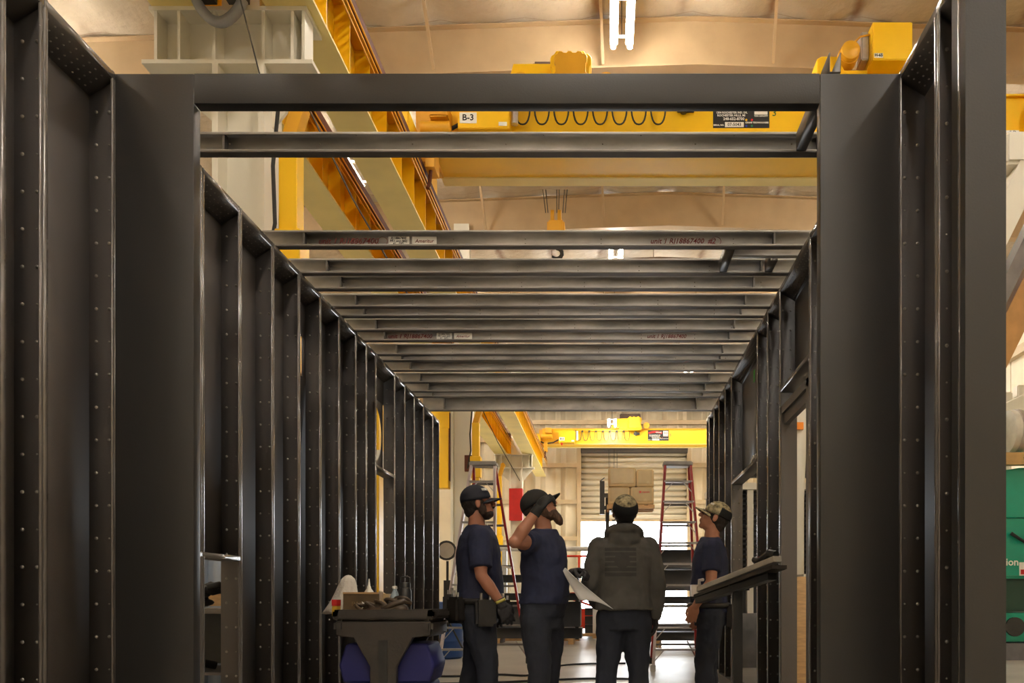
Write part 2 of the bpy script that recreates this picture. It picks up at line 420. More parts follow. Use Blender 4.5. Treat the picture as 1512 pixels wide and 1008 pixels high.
def runway(xc, lbl, stiff_side):
    c = thing('crane_runway', lbl, 'crane runway', (xc, 0, 6.9))
    y0, y1 = -4, 39
    MB().box(xc - .25, xc + .25, y0, y1, 6.9, 6.93).build('bottom_flange', cream_y, c)
    MB().box(xc - .014, xc + .014, y0, y1, 6.93, 7.82).build('web', yellow, c)
    MB().box(xc - .22, xc + .22, y0, y1, 7.82, 7.86).build('top_flange', yellow_d, c)
    MB().box(xc - .035, xc + .035, y0, y1, 7.86, 7.95).build('rail', rust, c)
    y = 6.2
    me = None
    while y < 38:
        if me is None:
            o = MB().box(xc + .014 if stiff_side > 0 else xc - .2, xc + .2 if stiff_side > 0 else xc - .014, y, y + .02, 6.93, 7.82).build('stiffener', yellow, c); me = o.data; yb = y
        else:
            o = bpy.data.objects.new('stiffener', me); COL.objects.link(o); o.parent = c; o.location = (0, y - yb, 0)
        y += .78
    MB().box(xc + stiff_side * .27 - .02, xc + stiff_side * .27 + .02, y0, y1, 7.66, 7.80).build('conductor_bar', rust, c)
    for k in range(3): MB().tube([(xc + stiff_side * .31, y0, 7.42 + .1 * k), (xc + stiff_side * .31, y1, 7.42 + .1 * k)], .012, 5).build('power_rail', yellow_d, c)
    return c
runway(-3.14, 'yellow crane runway girder with stiffeners and rusty rail, over the steel enclosure', 1)
runway(-4.27, 'yellow crane runway girder with cream underside along the far aisle', 1)

# folded jib arms on the columns
def jib(Y, z0, z1, X, lbl, tether=True, br=-1):
    c = thing('jib_arm', lbl, 'jib crane', (X, Y, 0), group='folded yellow jib arms on the columns')
    MB().box(X - .09, X + .09, Y - .09, Y + .09, z0, z1).build('arm', yellow, c, bevel=.008)
    MB().box(X - .13, X + .13, Y - .13, Y + .13, z0 + (z1 - z0) * .35, z0 + (z1 - z0) * .6).build('sleeve', yellow, c, bevel=.008)
    MB().bar((X - .02, Y, z1 - .05), (X + .14, Y - .02, z1 + .45), .12, .14).tube([(X + .14, Y - .12, z1 + .45), (X + .14, Y + .08, z1 + .45)], .09, 10).build('head', yellow_d, c)
    MB().box(*sorted((X + br * .28, X + br * .09)), Y - .05, Y + .05, z0 + .9, z0 + 1.3).build('hinge_bracket', rust, c)
    MB().tube([(X - .08, Y - .1, z1 + .35), (X - .13, Y - .12, z1 - .3), (X - .11, Y - .12, z0 + 1.4), (X - .2, Y - .1, z0 + .95)], .02, 6).build('cable', rubber, c)
    if tether: MB().tube([(X + .14, Y - .1, z1 + .4), (X + .5, Y + .3, z1 - .4), (X + 1.0, Y + .9, z1 - 1.3)], .01, 5).build('tether', cable_m, c)
    return c
jib(7.9, 3.2, 5.45, -3.06, 'folded yellow jib arm on the white column close behind the enclosure wall')
jib(20.3, 3.3, 5.4, -3.25, 'folded yellow jib arm on the column behind the stepladder')
jib(32.4, 0.0, 5.9, -4.25, 'folded yellow jib arm beside the red-banded column', False, 1)

# ---------------------------------------------------------------- strip lights, extra ones added for fill
tube_m = emit('lit_tube', TUBE_COL, TUBE_POWER)
house_m = mat('lamp_housing', lin((.45,.45,.44)), .4)
def strip_light():
    c = thing('strip_light', 'lit twin-tube strip light hung below the tan insulated ceiling, in rows with lamps added for fill', 'light', (0, 0, 0), group='twin-tube strip lights in rows under the roof')
    MB().cbox(-.20, -.06, -.62, .62, .055, .085, .008).cbox(.06, .20, -.62, .62, .055, .085, .008).box(-.06, .06, -.45, -.40, .06, .08).box(-.06, .06, .40, .45, .06, .08).build('housing', house_m, c)
    for sx in (-.14, .14): MB().tube([(sx, -.58, .0), (sx, .58, .0)], .045, 10).build('lamp_tube', tube_m, c)
    for sy in (-.5, .5): MB().tube([(0, sy, .09), (0, sy, .75)], .008, 5).build('hanger', cable_m, c)
    return c
proto = strip_light(); first = True
spots = [(.26, y, 10.3) for y in (-17.4, -13, -8.6, -4.3, 0, 4.4, 13.1, 21.8, 30.5)] + [(.26, 35.6, 8.72), (.26, 26.2, 10.3), (3.4, 34, 10.3), (-5.37, 30.7, 10.25), (6.6, 30.7, 10.3)]  # closely spaced rear lamps and off-grid far-end lamps are added to brighten the hall
spots += [(-5.37, y, 10.25) for y in (-13, -8.6, -4.2, 0.3, 9.0, 17.7, 26.4, 35)] + [(-10.5, y, 10.2) for y in (0, 14, 28)] + [(6.6, y, 10.3) for y in (-13, -8.6, -4.2, .1, 8.8, 17.5, 26.2, 35)]  # unseen rear lamps at close spacing are added for frontal fill
for s_ in spots:
    o = proto if first else copy_tree(proto)
    first = False; o.location = s_
    lb = {(.26, 13.1): 'lit strip light above the hoist of the bridge crane marked B-3', (.26, 21.8): 'lit strip light between the two bridge cranes, glimpsed above the roof beams', (-5.37, 17.7): 'lit strip light glimpsed between the two yellow crane runways'}.get((s_[0], s_[1]))
    if lb: o['label'] = lb
    elif s_[2] > 9: o['label'] = 'lit twin-tube strip light hung below the tan insulated ceiling, in rows with lamps added for fill'
    if s_[2] < 9: o['label'] = 'lit strip light hung low on long wires above the yellow bridge crane by the door'
    if s_[2] < 9: MB().tube([(0, .5, .7), (0, .5, 2.6)], .008, 5).tube([(0, -.5, .7), (0, -.5, 2.6)], .008, 5).build('long_hanger', cable_m, o, world=False)

# cable trays and drooping hose above the near corbel
ct = thing('cable_tray', 'dark cable trays with drooping grey hose above the white corbel', 'cable tray', (-3.75, 7, 6.84))
for (xa, xb) in ((-4.0, -3.82), (-3.70, -3.50)):
    MB().sheet([(xa, 7.0), (xa, 6.84), (xb, 6.84), (xb, 7.0)], 4.6, 7.98, 'y').build('tray', mat('tray_dark', lin((.16,.14,.13)), .6), ct, solid=.006)
    MB().tube([((xa + xb) / 2, 4.6, 6.9), ((xa + xb) / 2, 7.98, 6.9)], .05, 8).build('cable_bundle', rubber, ct)
MB().tube([(-4.0 + .46 * k / 12, 7.93, 6.85 - .22 * math.sin(math.pi * k / 12) ** .8) for k in range(13)], .05, 10).build('grey_hose', mat('grey_hose', lin((.55,.55,.56)), .5), ct, True)
for y in (5.2, 7.4): MB().box(-4.01, -3.49, y, y + .04, 7.0, 7.03).tube([(-3.76, y + .02, 7.03), (-3.76, y + .02, 11.1)], .012, 6).build('hanger', cable_m, ct)
MB().tube([at(350, -20, 7.6), at(384, 112, 7.9)], .007, 6).build('guy_wire', cable_m, ct)

# hanging yellow hoist bracket and yellow mast on the far aisle side of the columns
yb = thing('hoist_bracket', 'yellow hoist bracket fixed to the column behind the stepladder', 'bracket', (-4.1, 20.6, 3.8))
MB().box(-4.22, -3.96, 20.4, 20.66, 3.8, 5.3).build('drop_arm', yellow, yb, bevel=.01)
MB().prism([(-4.9, 5.3), (-3.94, 5.3), (-3.94, 5.75), (-4.9, 5.75)], 20.4, 20.66, 'y').build('cross_arm', yellow, yb, bevel=.01)
MB().add([(-4.22, 20.53, 5.3), (-4.22, 20.53, 4.8), (-4.7, 20.53, 5.3), (-4.22, 20.55, 5.3), (-4.22, 20.55, 4.8), (-4.7, 20.55, 5.3)], [(0,1,2),(5,4,3),(0,3,4,1),(1,4,5,2),(2,5,3,0)]).build('gusset', yellow_d, yb)
MB().box(-3.96, -3.93, 20.42, 20.7, 4.0, 5.7).build('fixing_plate', rust, yb)
ym = thing('yellow_mast', 'yellow square mast seen through the round hole in the wall', 'mast', (-3.42, 11.8, 0))
MB().box(-3.55, -3.27, 11.7, 11.98, 0.02, 4.2).build('mast_tube', yellow, ym, bevel=.01); MB().box(-3.75, -3.07, 11.5, 12.18, 0, .03).build('base_plate', yellow_d, ym); MB().box(-3.58, -3.24, 11.67, 12.01, 2.9, 3.15).build('collar', white_p, ym)
# ================================================================ the steel enclosure
XL, XR, DEP, ZT = -2.28, 1.36, .12, 3.443
enc = thing('steel_enclosure', 'long dark steel enclosure under construction, riveted wall pans and open roof beams', 'enclosure', (0, 3.774, 0))
def inn(side, t): return XL - t if side < 0 else XR + t

def wall_pan(side, ya, yb, zlo=.12, opening=None, hole=None, slot=None, rows=(.025, .085), rivets=True, sparse=0):
    """bent sheet pan: lip, flange, recessed back, flange, lip; top flange slopes back"""
    X = lambda t: inn(side, t)
    mb = MB(); r = .007
    for (y, s) in ((ya, 1), (yb, -1)):
        e = y + s * .002
        mb.sheet([(X(DEP), e), (X(r), e), (X(.0025), e + s * .002), (X(0), e + s * r), (X(0), e + s * .019), (X(.006), e + s * .022)], zlo, ZT, 'z')
    zt = 3.335
    def q(y0, y1, z0, z1): mb.add([(X(DEP), y0, z0), (X(DEP), y1, z0), (X(DEP), y1, z1), (X(DEP), y0, z1)], [(0, 1, 2, 3)])
    if opening is None and hole is None and slot is None: q(ya, yb, zlo, zt)
    else:
        z0 = zlo if opening is None else opening
        if hole:
            cy, cz, rad = hole; q(ya, yb, cz + rad + .05, zt); q(ya, yb, z0, cz - rad - .05)
            n = 40; vs = []
            for k in range(n):
                a = 2 * math.pi * k / n; ca, sa = math.cos(a), math.sin(a)
                vs.append((X(DEP), cy + rad * ca, cz + rad * sa))
                sq = 1 / max(abs(ca), abs(sa)); oy = cy + (rad + .05) * sq * ca; oz = cz + (rad + .05) * sq * sa
                vs.append((X(DEP), min(max(oy, ya), yb), oz))
            mb.add(vs, [(2*k, 2*k+1, (2*k+3) % (2*n), (2*k+2) % (2*n)) for k in range(n)])
        elif slot:
            y0, y1, s0, s1 = slot; q(ya, yb, s1, zt); q(ya, yb, z0, s0); q(ya, y0, s0, s1); q(y1, yb, s0, s1)
        else: q(ya, yb, z0, zt)
        if opening is not None:
            mb.sheet([(X(DEP), opening), (X(.004), opening), (X(0), opening + .004), (X(0), opening + .03)], ya + .004, yb - .004, 'y')
    mb.sheet([(X(DEP), zt), (X(.004), ZT - .038), (X(0), ZT - .034), (X(0), ZT - .005), (X(.004), ZT), (X(DEP), ZT)], ya + .003, yb - .003, 'y')
    o = mb.build('wall_pan', steel, enc, solid=.003)
    o.data.materials.append(steel_lip)
    for pf in o.data.polygons:
        if abs(pf.center.x - X(0)) < .0055: pf.material_index = 1
    if rivets:
        rv = MB(); z = .22; k = 0
        while z < 3.34:
            for j, t in enumerate(rows):
                small = (k + j) % 2 == 1 and j == 0
                if sparse and (k + j) % sparse: continue
                rv.rivet((X(t), yb - .0035, z), (0, -1, 0), .0045 if small else .0082)
            z += .152; k += 1
        yy = ya + .05
        while yy < yb - .04 and yb - ya > .3:
            for t in (.02, .045, .07, .095): rv.rivet((X(t), yy, ZT - .0415 - (3.405 - zt) * (t / DEP)), (0, 0, -1), .005)
            yy += .045
        stuff(rv.build('rivets', rivet_m, o, smooth=True))
    return o
LS = [2.35, 2.75, 3.064, 3.296, 3.774, 4.18, 4.59, 5.067, 5.562, 6.036, 6.487, 6.944, 7.406, 7.729, 8.047, 8.763, 9.209, 9.658, 10.156, 10.69, 11.108]
for a, b in zip(LS[:-1], LS[1:]):
    kw = {}
    if a in (4.18, 4.59): kw = dict(opening=1.24)
    if a == 6.036: kw = dict(slot=(6.10, 6.405, 2.76, 3.07))
    if a == 8.047: kw = dict(opening=2.31, hole=(8.37, 2.73, .31))
    wall_pan(-1, a, b, **kw)
RS = [3.12, 3.344, 3.774, 4.25, 4.85, 5.43, 6.366, 6.85, 7.315, 8.82, 9.30, 9.80, 10.26, 10.74, 11.0]
for a, b in zip(RS[:-1], RS[1:]):
    kw = {}
    if a == 5.43: kw = dict(opening=2.62)
    if a == 7.315: kw = dict(opening=2.25)
    if a == 3.12: kw = dict(rows=(.04,), sparse=0)
    if a == 4.85: kw = dict(rows=(.034,))
    wp = wall_pan(1, a, b, **kw)
    if a == 7.315: MB().box(XR + DEP - .004, XR + DEP - .002, 8.08, 8.14, 3.17, 3.29).build('paint_mark', mat('green_spray', lin((.1,.75,.15)), .6), wp)
# door frame in the wall opening
df = MB(); 
df.box(XR, XR + .12, 5.44, 5.53, .12, 2.50).box(XR, XR + .12, 6.30, 6.36, .12, 2.50).box(XR, XR + .12, 5.44, 6.36, 2.44, 2.50)
df.box(XR + .02, XR + .06, 5.53, 6.30, 2.36, 2.44).build('door_frame', steel, enc)
# end post of the wall
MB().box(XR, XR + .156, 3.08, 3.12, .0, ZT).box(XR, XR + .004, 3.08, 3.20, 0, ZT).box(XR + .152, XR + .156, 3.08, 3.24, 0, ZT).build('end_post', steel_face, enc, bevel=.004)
# base skid rails
for sx, a, b in ((-1, 2.35, 11.1), (1, 3.1, 11.0)):
    x0, x1 = sorted((inn(sx, 0), inn(sx, DEP)))
    MB().box(x0, x1, a, b, 0, .11).build('base_rail', steel, enc)
# portal frame
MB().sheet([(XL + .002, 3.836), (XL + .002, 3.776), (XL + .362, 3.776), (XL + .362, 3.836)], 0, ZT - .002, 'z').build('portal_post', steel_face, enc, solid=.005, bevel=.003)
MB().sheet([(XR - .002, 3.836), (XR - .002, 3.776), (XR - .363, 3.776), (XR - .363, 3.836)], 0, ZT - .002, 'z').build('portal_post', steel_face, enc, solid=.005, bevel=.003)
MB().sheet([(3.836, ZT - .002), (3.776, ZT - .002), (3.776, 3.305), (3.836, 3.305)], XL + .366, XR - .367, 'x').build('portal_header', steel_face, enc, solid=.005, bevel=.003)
# roof beams: channels, open side towards the portal
def beam(y, h=.10, dep=.05, x0=XL - .10, x1=XR + .10, texts=None, notch=False):
    zt, zb = ZT + .010 + h, ZT + .010
    o = MB().sheet([(y, zt - .012), (y, zt), (y + dep, zt), (y + dep, zb), (y, zb), (y, zb + .006)], x0, x1, 'x').build('roof_beam', beam_m, enc, solid=.005)
    for xs_ in (x0 + .28, x1 - .30): MB().box(xs_, xs_ + .012, y + .004, y + dep, zb, zt).build('stiffener', beam_d, o)
    MB().box(x0 - .01, x1 + .01, y - .004, y + dep + .004, zb - .009, zb - .003).build('flange_plate', beam_d, o)
    rv = MB(); x = x0 + .3
    while x < x1 - .2:
        rv.rivet((x, y + dep - .003, zb + h * .62), (0, -1, 0), .005); rv.rivet((x, y + dep - .003, zb + h * .3), (0, -1, 0), .005)
        rv.rivet((x + .21, y + .02, zt - .004), (0, 0, -1), .005)
        x += .43 + .11 * random.random()
    stuff(rv.build('rivets', rivet_m, o, smooth=True))
    if texts:
        yy = y + dep - .0045; zc = (zb + zt) / 2 - .004; X = (1, 0, 0); Z = (0, 0, 1)
        pxx = lambda px: (px - VX) * (y + dep) / F
        text_mesh('marker_writing', 'unit 1 RJ18867400', .056, red_ink, o, (pxx(texts[0]), yy, zc), X, Z, 'LEFT', .25, bold=.0003)
        if texts[1]:
            MB().box(pxx(texts[1]), pxx(texts[1]) + .145, yy - .002, yy, zb + .012, zt - .022).build('paper_label', white_lbl, o)
            for i, tx in enumerate(('RJ18867400', 'PR1 unit (#2)', '41   DP1')):
                text_mesh('label_writing', tx, .022, ink, o, (pxx(texts[1]) + .07, yy - .0035, zt - .034 - .019 * i), X, Z, 'CENTER', .2)
            MB().box(pxx(texts[1]) + .165, pxx(texts[1]) + .335, yy - .002, yy, zb + .012, zt - .022).build('paper_label', white_lbl, o)
            text_mesh('marker_writing', 'Ameritur', .034, red_ink, o, (pxx(texts[1]) + .25, yy - .0035, zc), X, Z, 'CENTER', .25)
        text_mesh('marker_writing', 'unit 1 RJ18867400' + ('  #2' if y < 6 else ''), .05, red_ink, o, (pxx(texts[2]), yy, zc), X, Z, 'LEFT', .25, bold=.0003)
        if y < 6:
            for cx in (pxx(565), pxx(1057)):
                n = 20; MB().tube([(cx + .035 * math.cos(2*math.pi*k/n), yy, zc + .03 * math.sin(2*math.pi*k/n)) for k in range(n + 1)], .0016, 5).build('marker_circle', red_ink, o)
    return o
random.seed(5)
beam(4.442)
BY = [5.394, 5.84, 6.136, 6.508, 6.726, 7.077, 7.36, 7.775, 7.976, 8.32, 8.767, 9.16, 9.40]
for y in BY:
    beam(y * 1.0427, texts=(470, 574, 960) if y == 5.394 else ((573, 645, 955) if y == 7.36 else None))
beam(10.50, h=.165, dep=.06)
# short fore-and-aft members
def longi(x, ya, yb): MB().sheet([(x, ZT + .1), (x, ZT + .01), (x + .05, ZT + .01), (x + .05, ZT + .1)], ya, yb, 'y').build('roof_purlin', beam_d, enc, solid=.005)
longi(1.04, 3.78, 4.442); longi(.85, 5.68, 6.085); longi(1.19, 5.88, 6.085)
MB().sheet([(5.79, ZT + .1), (5.84, ZT + .1), (5.84, ZT + .01), (5.79, ZT + .01)], .905, XR + .08, 'x').build('roof_purlin', beam_m, enc, solid=.005)
# wire bundle lying on the sill of the wide wall opening
mb = MB(); random.seed(11)
for k in range(5):
    pts = []
    for i in range(14):
        y = 7.36 + .42 * i / 13
        pts.append((XR + .05 + .02 * math.sin(i * 1.3 + k), y, 2.30 + .035 * abs(math.sin(i * .9 + k * 1.1)) + .008 * k))
    mb.tube(pts, .007, 6)
tag(mb.build('wire_bundle', mat('pale_wire', lin((.85,.83,.8)), .4, .3)), 'tangle of pale wire on the sill of the wide wall opening', 'wire')
# ================================================================ overhead cranes
def arc(cx, cz, r, a0, a1, n):
    return [(cx + r * math.cos(a0 + (a1 - a0) * k / n), cz + r * math.sin(a0 + (a1 - a0) * k / n)) for k in range(n + 1)]
def capacity_sign(c, x0, z1, Y, wd, digit):
    """black capacity plate: width wd, top left corner (x0, z1)"""
    h = wd * .50; k = wd / .9; Yf = Y - .006; X = (1, 0, 0); Z = (0, 0, 1)
    s = MB().box(x0, x0 + wd, Yf, Y, z1 - h, z1).build('capacity_sign', ink, c)
    n = 10; a = []; b = []
    for i in range(n + 1):
        t = i / n; a.append((x0 + .02*k + t * .60*k, z1 - .085*k + .05*k * math.sin(math.pi * t))); b.append((x0 + .04*k + t * .56*k, z1 - .165*k + .05*k * math.sin(math.pi * t)))
    MB().prism(a + b[::-1], Yf - .003, Yf, 'y').build('red_banner', red_p, s)
    tx = lambda body, sz, x, z, m=white_lbl, al='CENTER': text_mesh('lettering', body, sz * k, m, s, (x0 + x * k, Yf - .005, z1 - z * k), X, Z, al, bold=.001)
    tx('CRANE', .075, .46, .095)
    tx('1304 ROCHESTER IND. DR.', .042, .30, .21); tx('ROCHESTER HILLS, MI', .046, .29, .255); tx('248-652-8700', .06, .33, .31); tx('SERIAL NO.', .034, .09, .41)
    MB().box(x0 + .19*k, x0 + .49*k, Yf - .004, Yf, z1 - .44*k, z1 - .36*k).build('serial_plate', white_lbl, s); tx('07-5043', .066, .34, .40, ink)
    MB().box(x0 + .66*k, x0 + .87*k, Yf - .004, Yf, z1 - .24*k, z1 - .03*k).build('tonnage_plate', white_lbl, s); tx('30', .17, .765, .135, ink)
    tx('TON CAPACITY', .03, .765, .265); tx('CRANE TECHNOLOGIES', .034, .70, .37)
    for (dx, dz, cl) in ((.53, .325, (.95,.75,.05)), (.62, .325, (.75,.05,.08)), (.53, .42, (.12,.2,.6)), (.62, .42, (.03,.45,.25))):
        MB().lathe([(.018*k, Yf - .004), (.018*k, Yf)], 12, (x0 + dx*k, 0, z1 - dz*k), 'y').build('colour_dot', mat('dot_%.2f_%.2f' % (cl[0], cl[1]), lin(cl)), s)
    text_mesh('crane_number', digit, .16 * k, mat('green_ink', lin((.08,.35,.2))), c, (x0 + wd + .08*k, Y - .003, z1 - .21*k), X, Z)
    return s
def crane(Y, zb, zt, x0, x1, lbl, bx, loops, signx, signw, tag_txt, digit, trx, hookx, near):
    c = thing('overhead_crane', lbl, 'crane', (0, Y, zb))
    g = MB().box(x0, x1, Y, Y + .62, zb, zt).build('bridge_girder', yellow, c, bevel=.004)
    MB().box(x0, x1, Y - .06, Y + .68, zt, zt + .03).build('top_flange', yellow, c)
    MB().box(x0, x1, Y - .05, Y, zb - .02, zb).box(x0, x1, Y + .62, Y + .88, zb - .02, zb).build('bottom_flange', cream_y, c)
    # end truck on the runway rail
    MB().cbox(-3.30, -2.98, Y - .75, Y + 1.35, 8.02, 8.4, .02).build('end_truck', yellow, c)
    MB().box(-3.05, x0 + .05, Y + .03, Y + .55, 8.02, zt).build('end_connection', yellow_d, c)
    for dy in (-.5, 1.1): MB().lathe([(.15, -.06), (.15, .06)], 16, (-3.14, Y + dy, 8.105), 'x').build('wheel', rust, c)
    MB().box(-2.80, -2.66, Y - .42, Y - .05, 7.7, 8.1).build('conductor_bracket', yellow_d, c)
    MB().tube([(-2.74, Y - .3, 7.72), (-2.76, Y - .3, 7.5), (-2.78, Y - .35, 7.4)], .03, 6).build('collector_shoe', rust, c)
    MB().cbox(-2.75, -2.46, Y - .4, Y, zb + .42, zb + .66, .02).lathe([(.11, -2.9), (.11, -2.45), (.08, -2.43)], 14, (0, Y - .25, zb + .3), 'x').build('drive_motor', yellow_d, c)
    # control box with tag
    bz = zt - .78 if near else zb + .1
    bo = MB().cbox(bx[0], bx[1], Y - .3, Y, bx[2], bx[3], .012).build('control_box', yellow, c)
    MB().box(bx[0] + .03, bx[0] + .03 + .33 * (bx[1] - bx[0]), Y - .306, Y - .3, bx[2] + .08, bx[2] + .08 + .30 * (bx[3] - bx[2])).build('tag_plate', white_lbl, bo)
    text_mesh('lettering', tag_txt, .135 * (bx[1] - bx[0]) / .82, ink, bo, (bx[0] + .03 + .165 * (bx[1] - bx[0]), Y - .309, bx[2] + .08 + .15 * (bx[3] - bx[2])), (1,0,0), (0,0,1), bold=.003)
    MB().box(bx[1] - .17, bx[1] - .04, Y - .306, Y - .3, bx[2] + .04, bx[2] + .1).build('warning_label', white_lbl, bo)
    MB().lathe([(.035, bx[2] - .1), (.05, bx[2] - .05), (.05, bx[2])], 12, (bx[0] + .14, Y - .15, 0), 'z').build('beacon', red_p, bo)
    MB().tube([(bx[0], Y - .15, bx[2] + .15), (bx[0] - .25, Y - .15, bx[2] + .02), (bx[0] - .6, Y - .12, bx[2] - .02), (bx[0] - .85, Y - .1, bx[2] + .08)], .03, 8).build('power_cable', rubber, c)
    MB().lathe([(.055, bx[2] + .12), (.055, bx[3])], 10, (bx[1] + .07, Y - .2, 0), 'z').build('limit_cylinder', alu, c)
    # festoon
    MB().box(loops[0] - .1, loops[1] + .6, Y - .12, Y - .08, zt - .09, zt - .05).build('festoon_track', yellow_d, c)
    nl = loops[2]; wl = (loops[1] - loops[0]) / nl
    for i in range(nl):
        xa = loops[0] + i * wl + wl * .10; xb = xa + wl * .80; pts = []
        for k in range(13):
            t = k / 12; pts.append((xa + (xb - xa) * (.5 - .5 * math.cos(math.pi * t)), Y - .1, loops[3] + (zt - .1 - loops[3]) * (abs(2 * t - 1) ** 2.4)))
        MB().tube(pts, .014, 6).build('festoon_loop', rubber, c)
        MB().box(xa - .06, xa + .02, Y - .15, Y - .05, zt - .13, zt - .07).build('festoon_trolley', black, c)
    MB().tube([(loops[1] + .25, Y - .1, zt - .1), (loops[1] + .25, Y - .1, zt - .3)], .05, 8).box(loops[1] + .15, loops[1] + .42, Y - .16, Y - .04, zt - .26, zt - .16).build('tow_arm', black, c)
    sg = capacity_sign(c, signx, zt - .03, Y, signw, digit)
    # hoist trolley on top
    t = MB().prism([(trx - .75, zt + .03), (trx - .62, zt + .48), (trx + .55, zt + .48), (trx + .55, zt + .03)], Y - .1, Y + 1.5, 'y').build('trolley_frame', yellow, c)
    gear = [(trx - .02 + .64 * x, zt - .1 + .62 * z) for x, z in ((0,.1),(.05,0),(.95,0),(1,.1),(1,.3),(.96,.36),(.96,.6),(1,.66),(1,.85),(.92,.93),(.86,.93),(.82,1),(.7,1),(.66,.95),(.56,.95),(.52,1),(.42,1),(.38,.95),(.28,.95),(.24,1),(.14,1),(.1,.92),(.03,.88),(0,.8),(0,.62),(.04,.56),(.04,.36),(0,.3))]
    MB().prism(gear, Y - .35, Y - .05, 'y').build('gear_case', yellow, t, bevel=.01)
    MB().prism([(p[0] * .8 + .2 * (trx + .3), p[1] * .8 + .2 * (zt + .35)) for p in gear], Y - .40, Y - .35, 'y').build('gear_cover', yellow_d, t, bevel=.008)
    for dx in (-.5, .85): MB().lathe([(.14, Y - .2), (.14, Y - .05)], 16, (trx + dx, 0, zt + .15), 'y').build('wheel', yellow_d, t)
    MB().cbox(trx - .35, trx + .6, Y + .3, Y + 1.2, zt + .5, zt + .8, .03).build('drum_housing', mat('dark_oxide', lin((.25,.18,.15)), .6), t)
    # ropes and hook block
    ro = MB()
    for dx in (-.24, -.19, .0, .04, .13, .18): ro.tube([(hookx + dx, Y + 1.0, zb - .02), (hookx + dx * .8, Y + 1.0, zb - (.42 if near else 2.6))], .008, 5)
    ro.build('hoist_rope', cable_m, c)
    z = zb - (.52 if near else 2.7)
    hb = MB()
    for dx in (-.1, .02): hb.lathe([(.14, dx), (.14, dx + .06)], 18, (hookx, Y + 1.0, z), 'x')
    hb.cbox(hookx - .16, hookx + .14, Y + .85, Y + 1.15, z - .38, z - .08, .03).build('hook_block', yellow_d, c)
    hk = [(hookx, Y + 1.0, z - .38), (hookx, Y + 1.0, z - .5)] + [(hookx + .09 * math.sin(a), Y + 1.0, z - .6 + .09 * math.cos(a)) for a in (0, .6, 1.2, 1.8, 2.4, 3.0, 3.6, 4.2)]
    MB().tube(hk, [.03]*2 + [.035]*6 + [.03, .015], 8).build('hook', mat('hook_steel', lin((.2,.19,.18)), .5, .5), c)
    return c
c1 = crane(13.0, 8.08, 9.02, -2.76, 10.5, 'big yellow bridge crane marked B-3, above the enclosure roof', (-2.32, -1.51, 8.36, 8.92), (-1.48, .98, 8, 8.54), 1.71, .90, 'B-3', '3', -.85, -.85, True)
c2 = crane(37.0, 8.08, 8.74, -2.9, 10.5, 'yellow bridge crane in front of the half open roll-up door', (-2.15, -1.4, 8.10, 8.62), (-1.4, 1.1, 8, 8.22), 1.9, .95, 'B-5', '5', .98, .35, False)
# second hoist unit on the near crane
Yh = 13.0
h = MB().cbox(4.15, 4.77, Yh - .35, Yh + .5, 9.40, 9.99, .012).build('hoist_cabinet', yellow, c1)
MB().box(4.17, 4.31, Yh - .356, Yh - .35, 9.43, 9.50).build('tag_plate', white_lbl, h)
text_mesh('lettering', 'H-65', .062, ink, h, (4.24, Yh - .36, 9.465), (1,0,0), (0,0,1), bold=.002)
MB().prism([(3.35, 9.0), (3.35, 9.58), (3.42, 9.62), (3.68, 9.62), (3.78, 9.40), (4.15, 9.40), (4.15, 9.0)], Yh - .1, Yh + .8, 'y').build('hoist_frame', yellow, h, bevel=.01)
MB().lathe([(.10, Yh - .32), (.145, Yh - .29), (.145, Yh - .2), (.16, Yh - .2), (.16, Yh)], 18, (3.83, 0, 9.6), 'y').build('hoist_motor', yellow_d, h)
MB().cbox(4.02, 4.14, Yh - .2, Yh + .1, 9.5, 9.95, .02).build('brake_unit', alu, h)
MB().tube([(3.85, Yh - .2, 9.72), (4.0, Yh - .22, 9.85), (4.2, Yh - .2, 9.9)], .015, 6).build('conduit', yellow_d, h)
MB().box(3.3, 4.85, Yh, Yh + .6, 8.91, 9.42).build('hoist_base', yellow, c1)
# outboard end of the near crane, seen past the enclosure end post
MB().lathe([(.16, 6.62), (.22, 6.65), (.22, 7.6)], 18, (0, Yh - .35, 8.72), 'x').build('travel_motor', yellow, c1)
MB().box(6.38, 6.60, Yh - .012, Yh - .002, 8.42, 8.50).build('tag_plate', white_lbl, c1)
text_mesh('lettering', 'S D', .075, ink, c1, (6.5, Yh - .015, 8.46), (1,0,0), (0,0,1))
MB().cbox(6.2, 8.6, Yh - .3, Yh, 8.02, 8.3, .02).build('motor_shelf', yellow_d, c1)
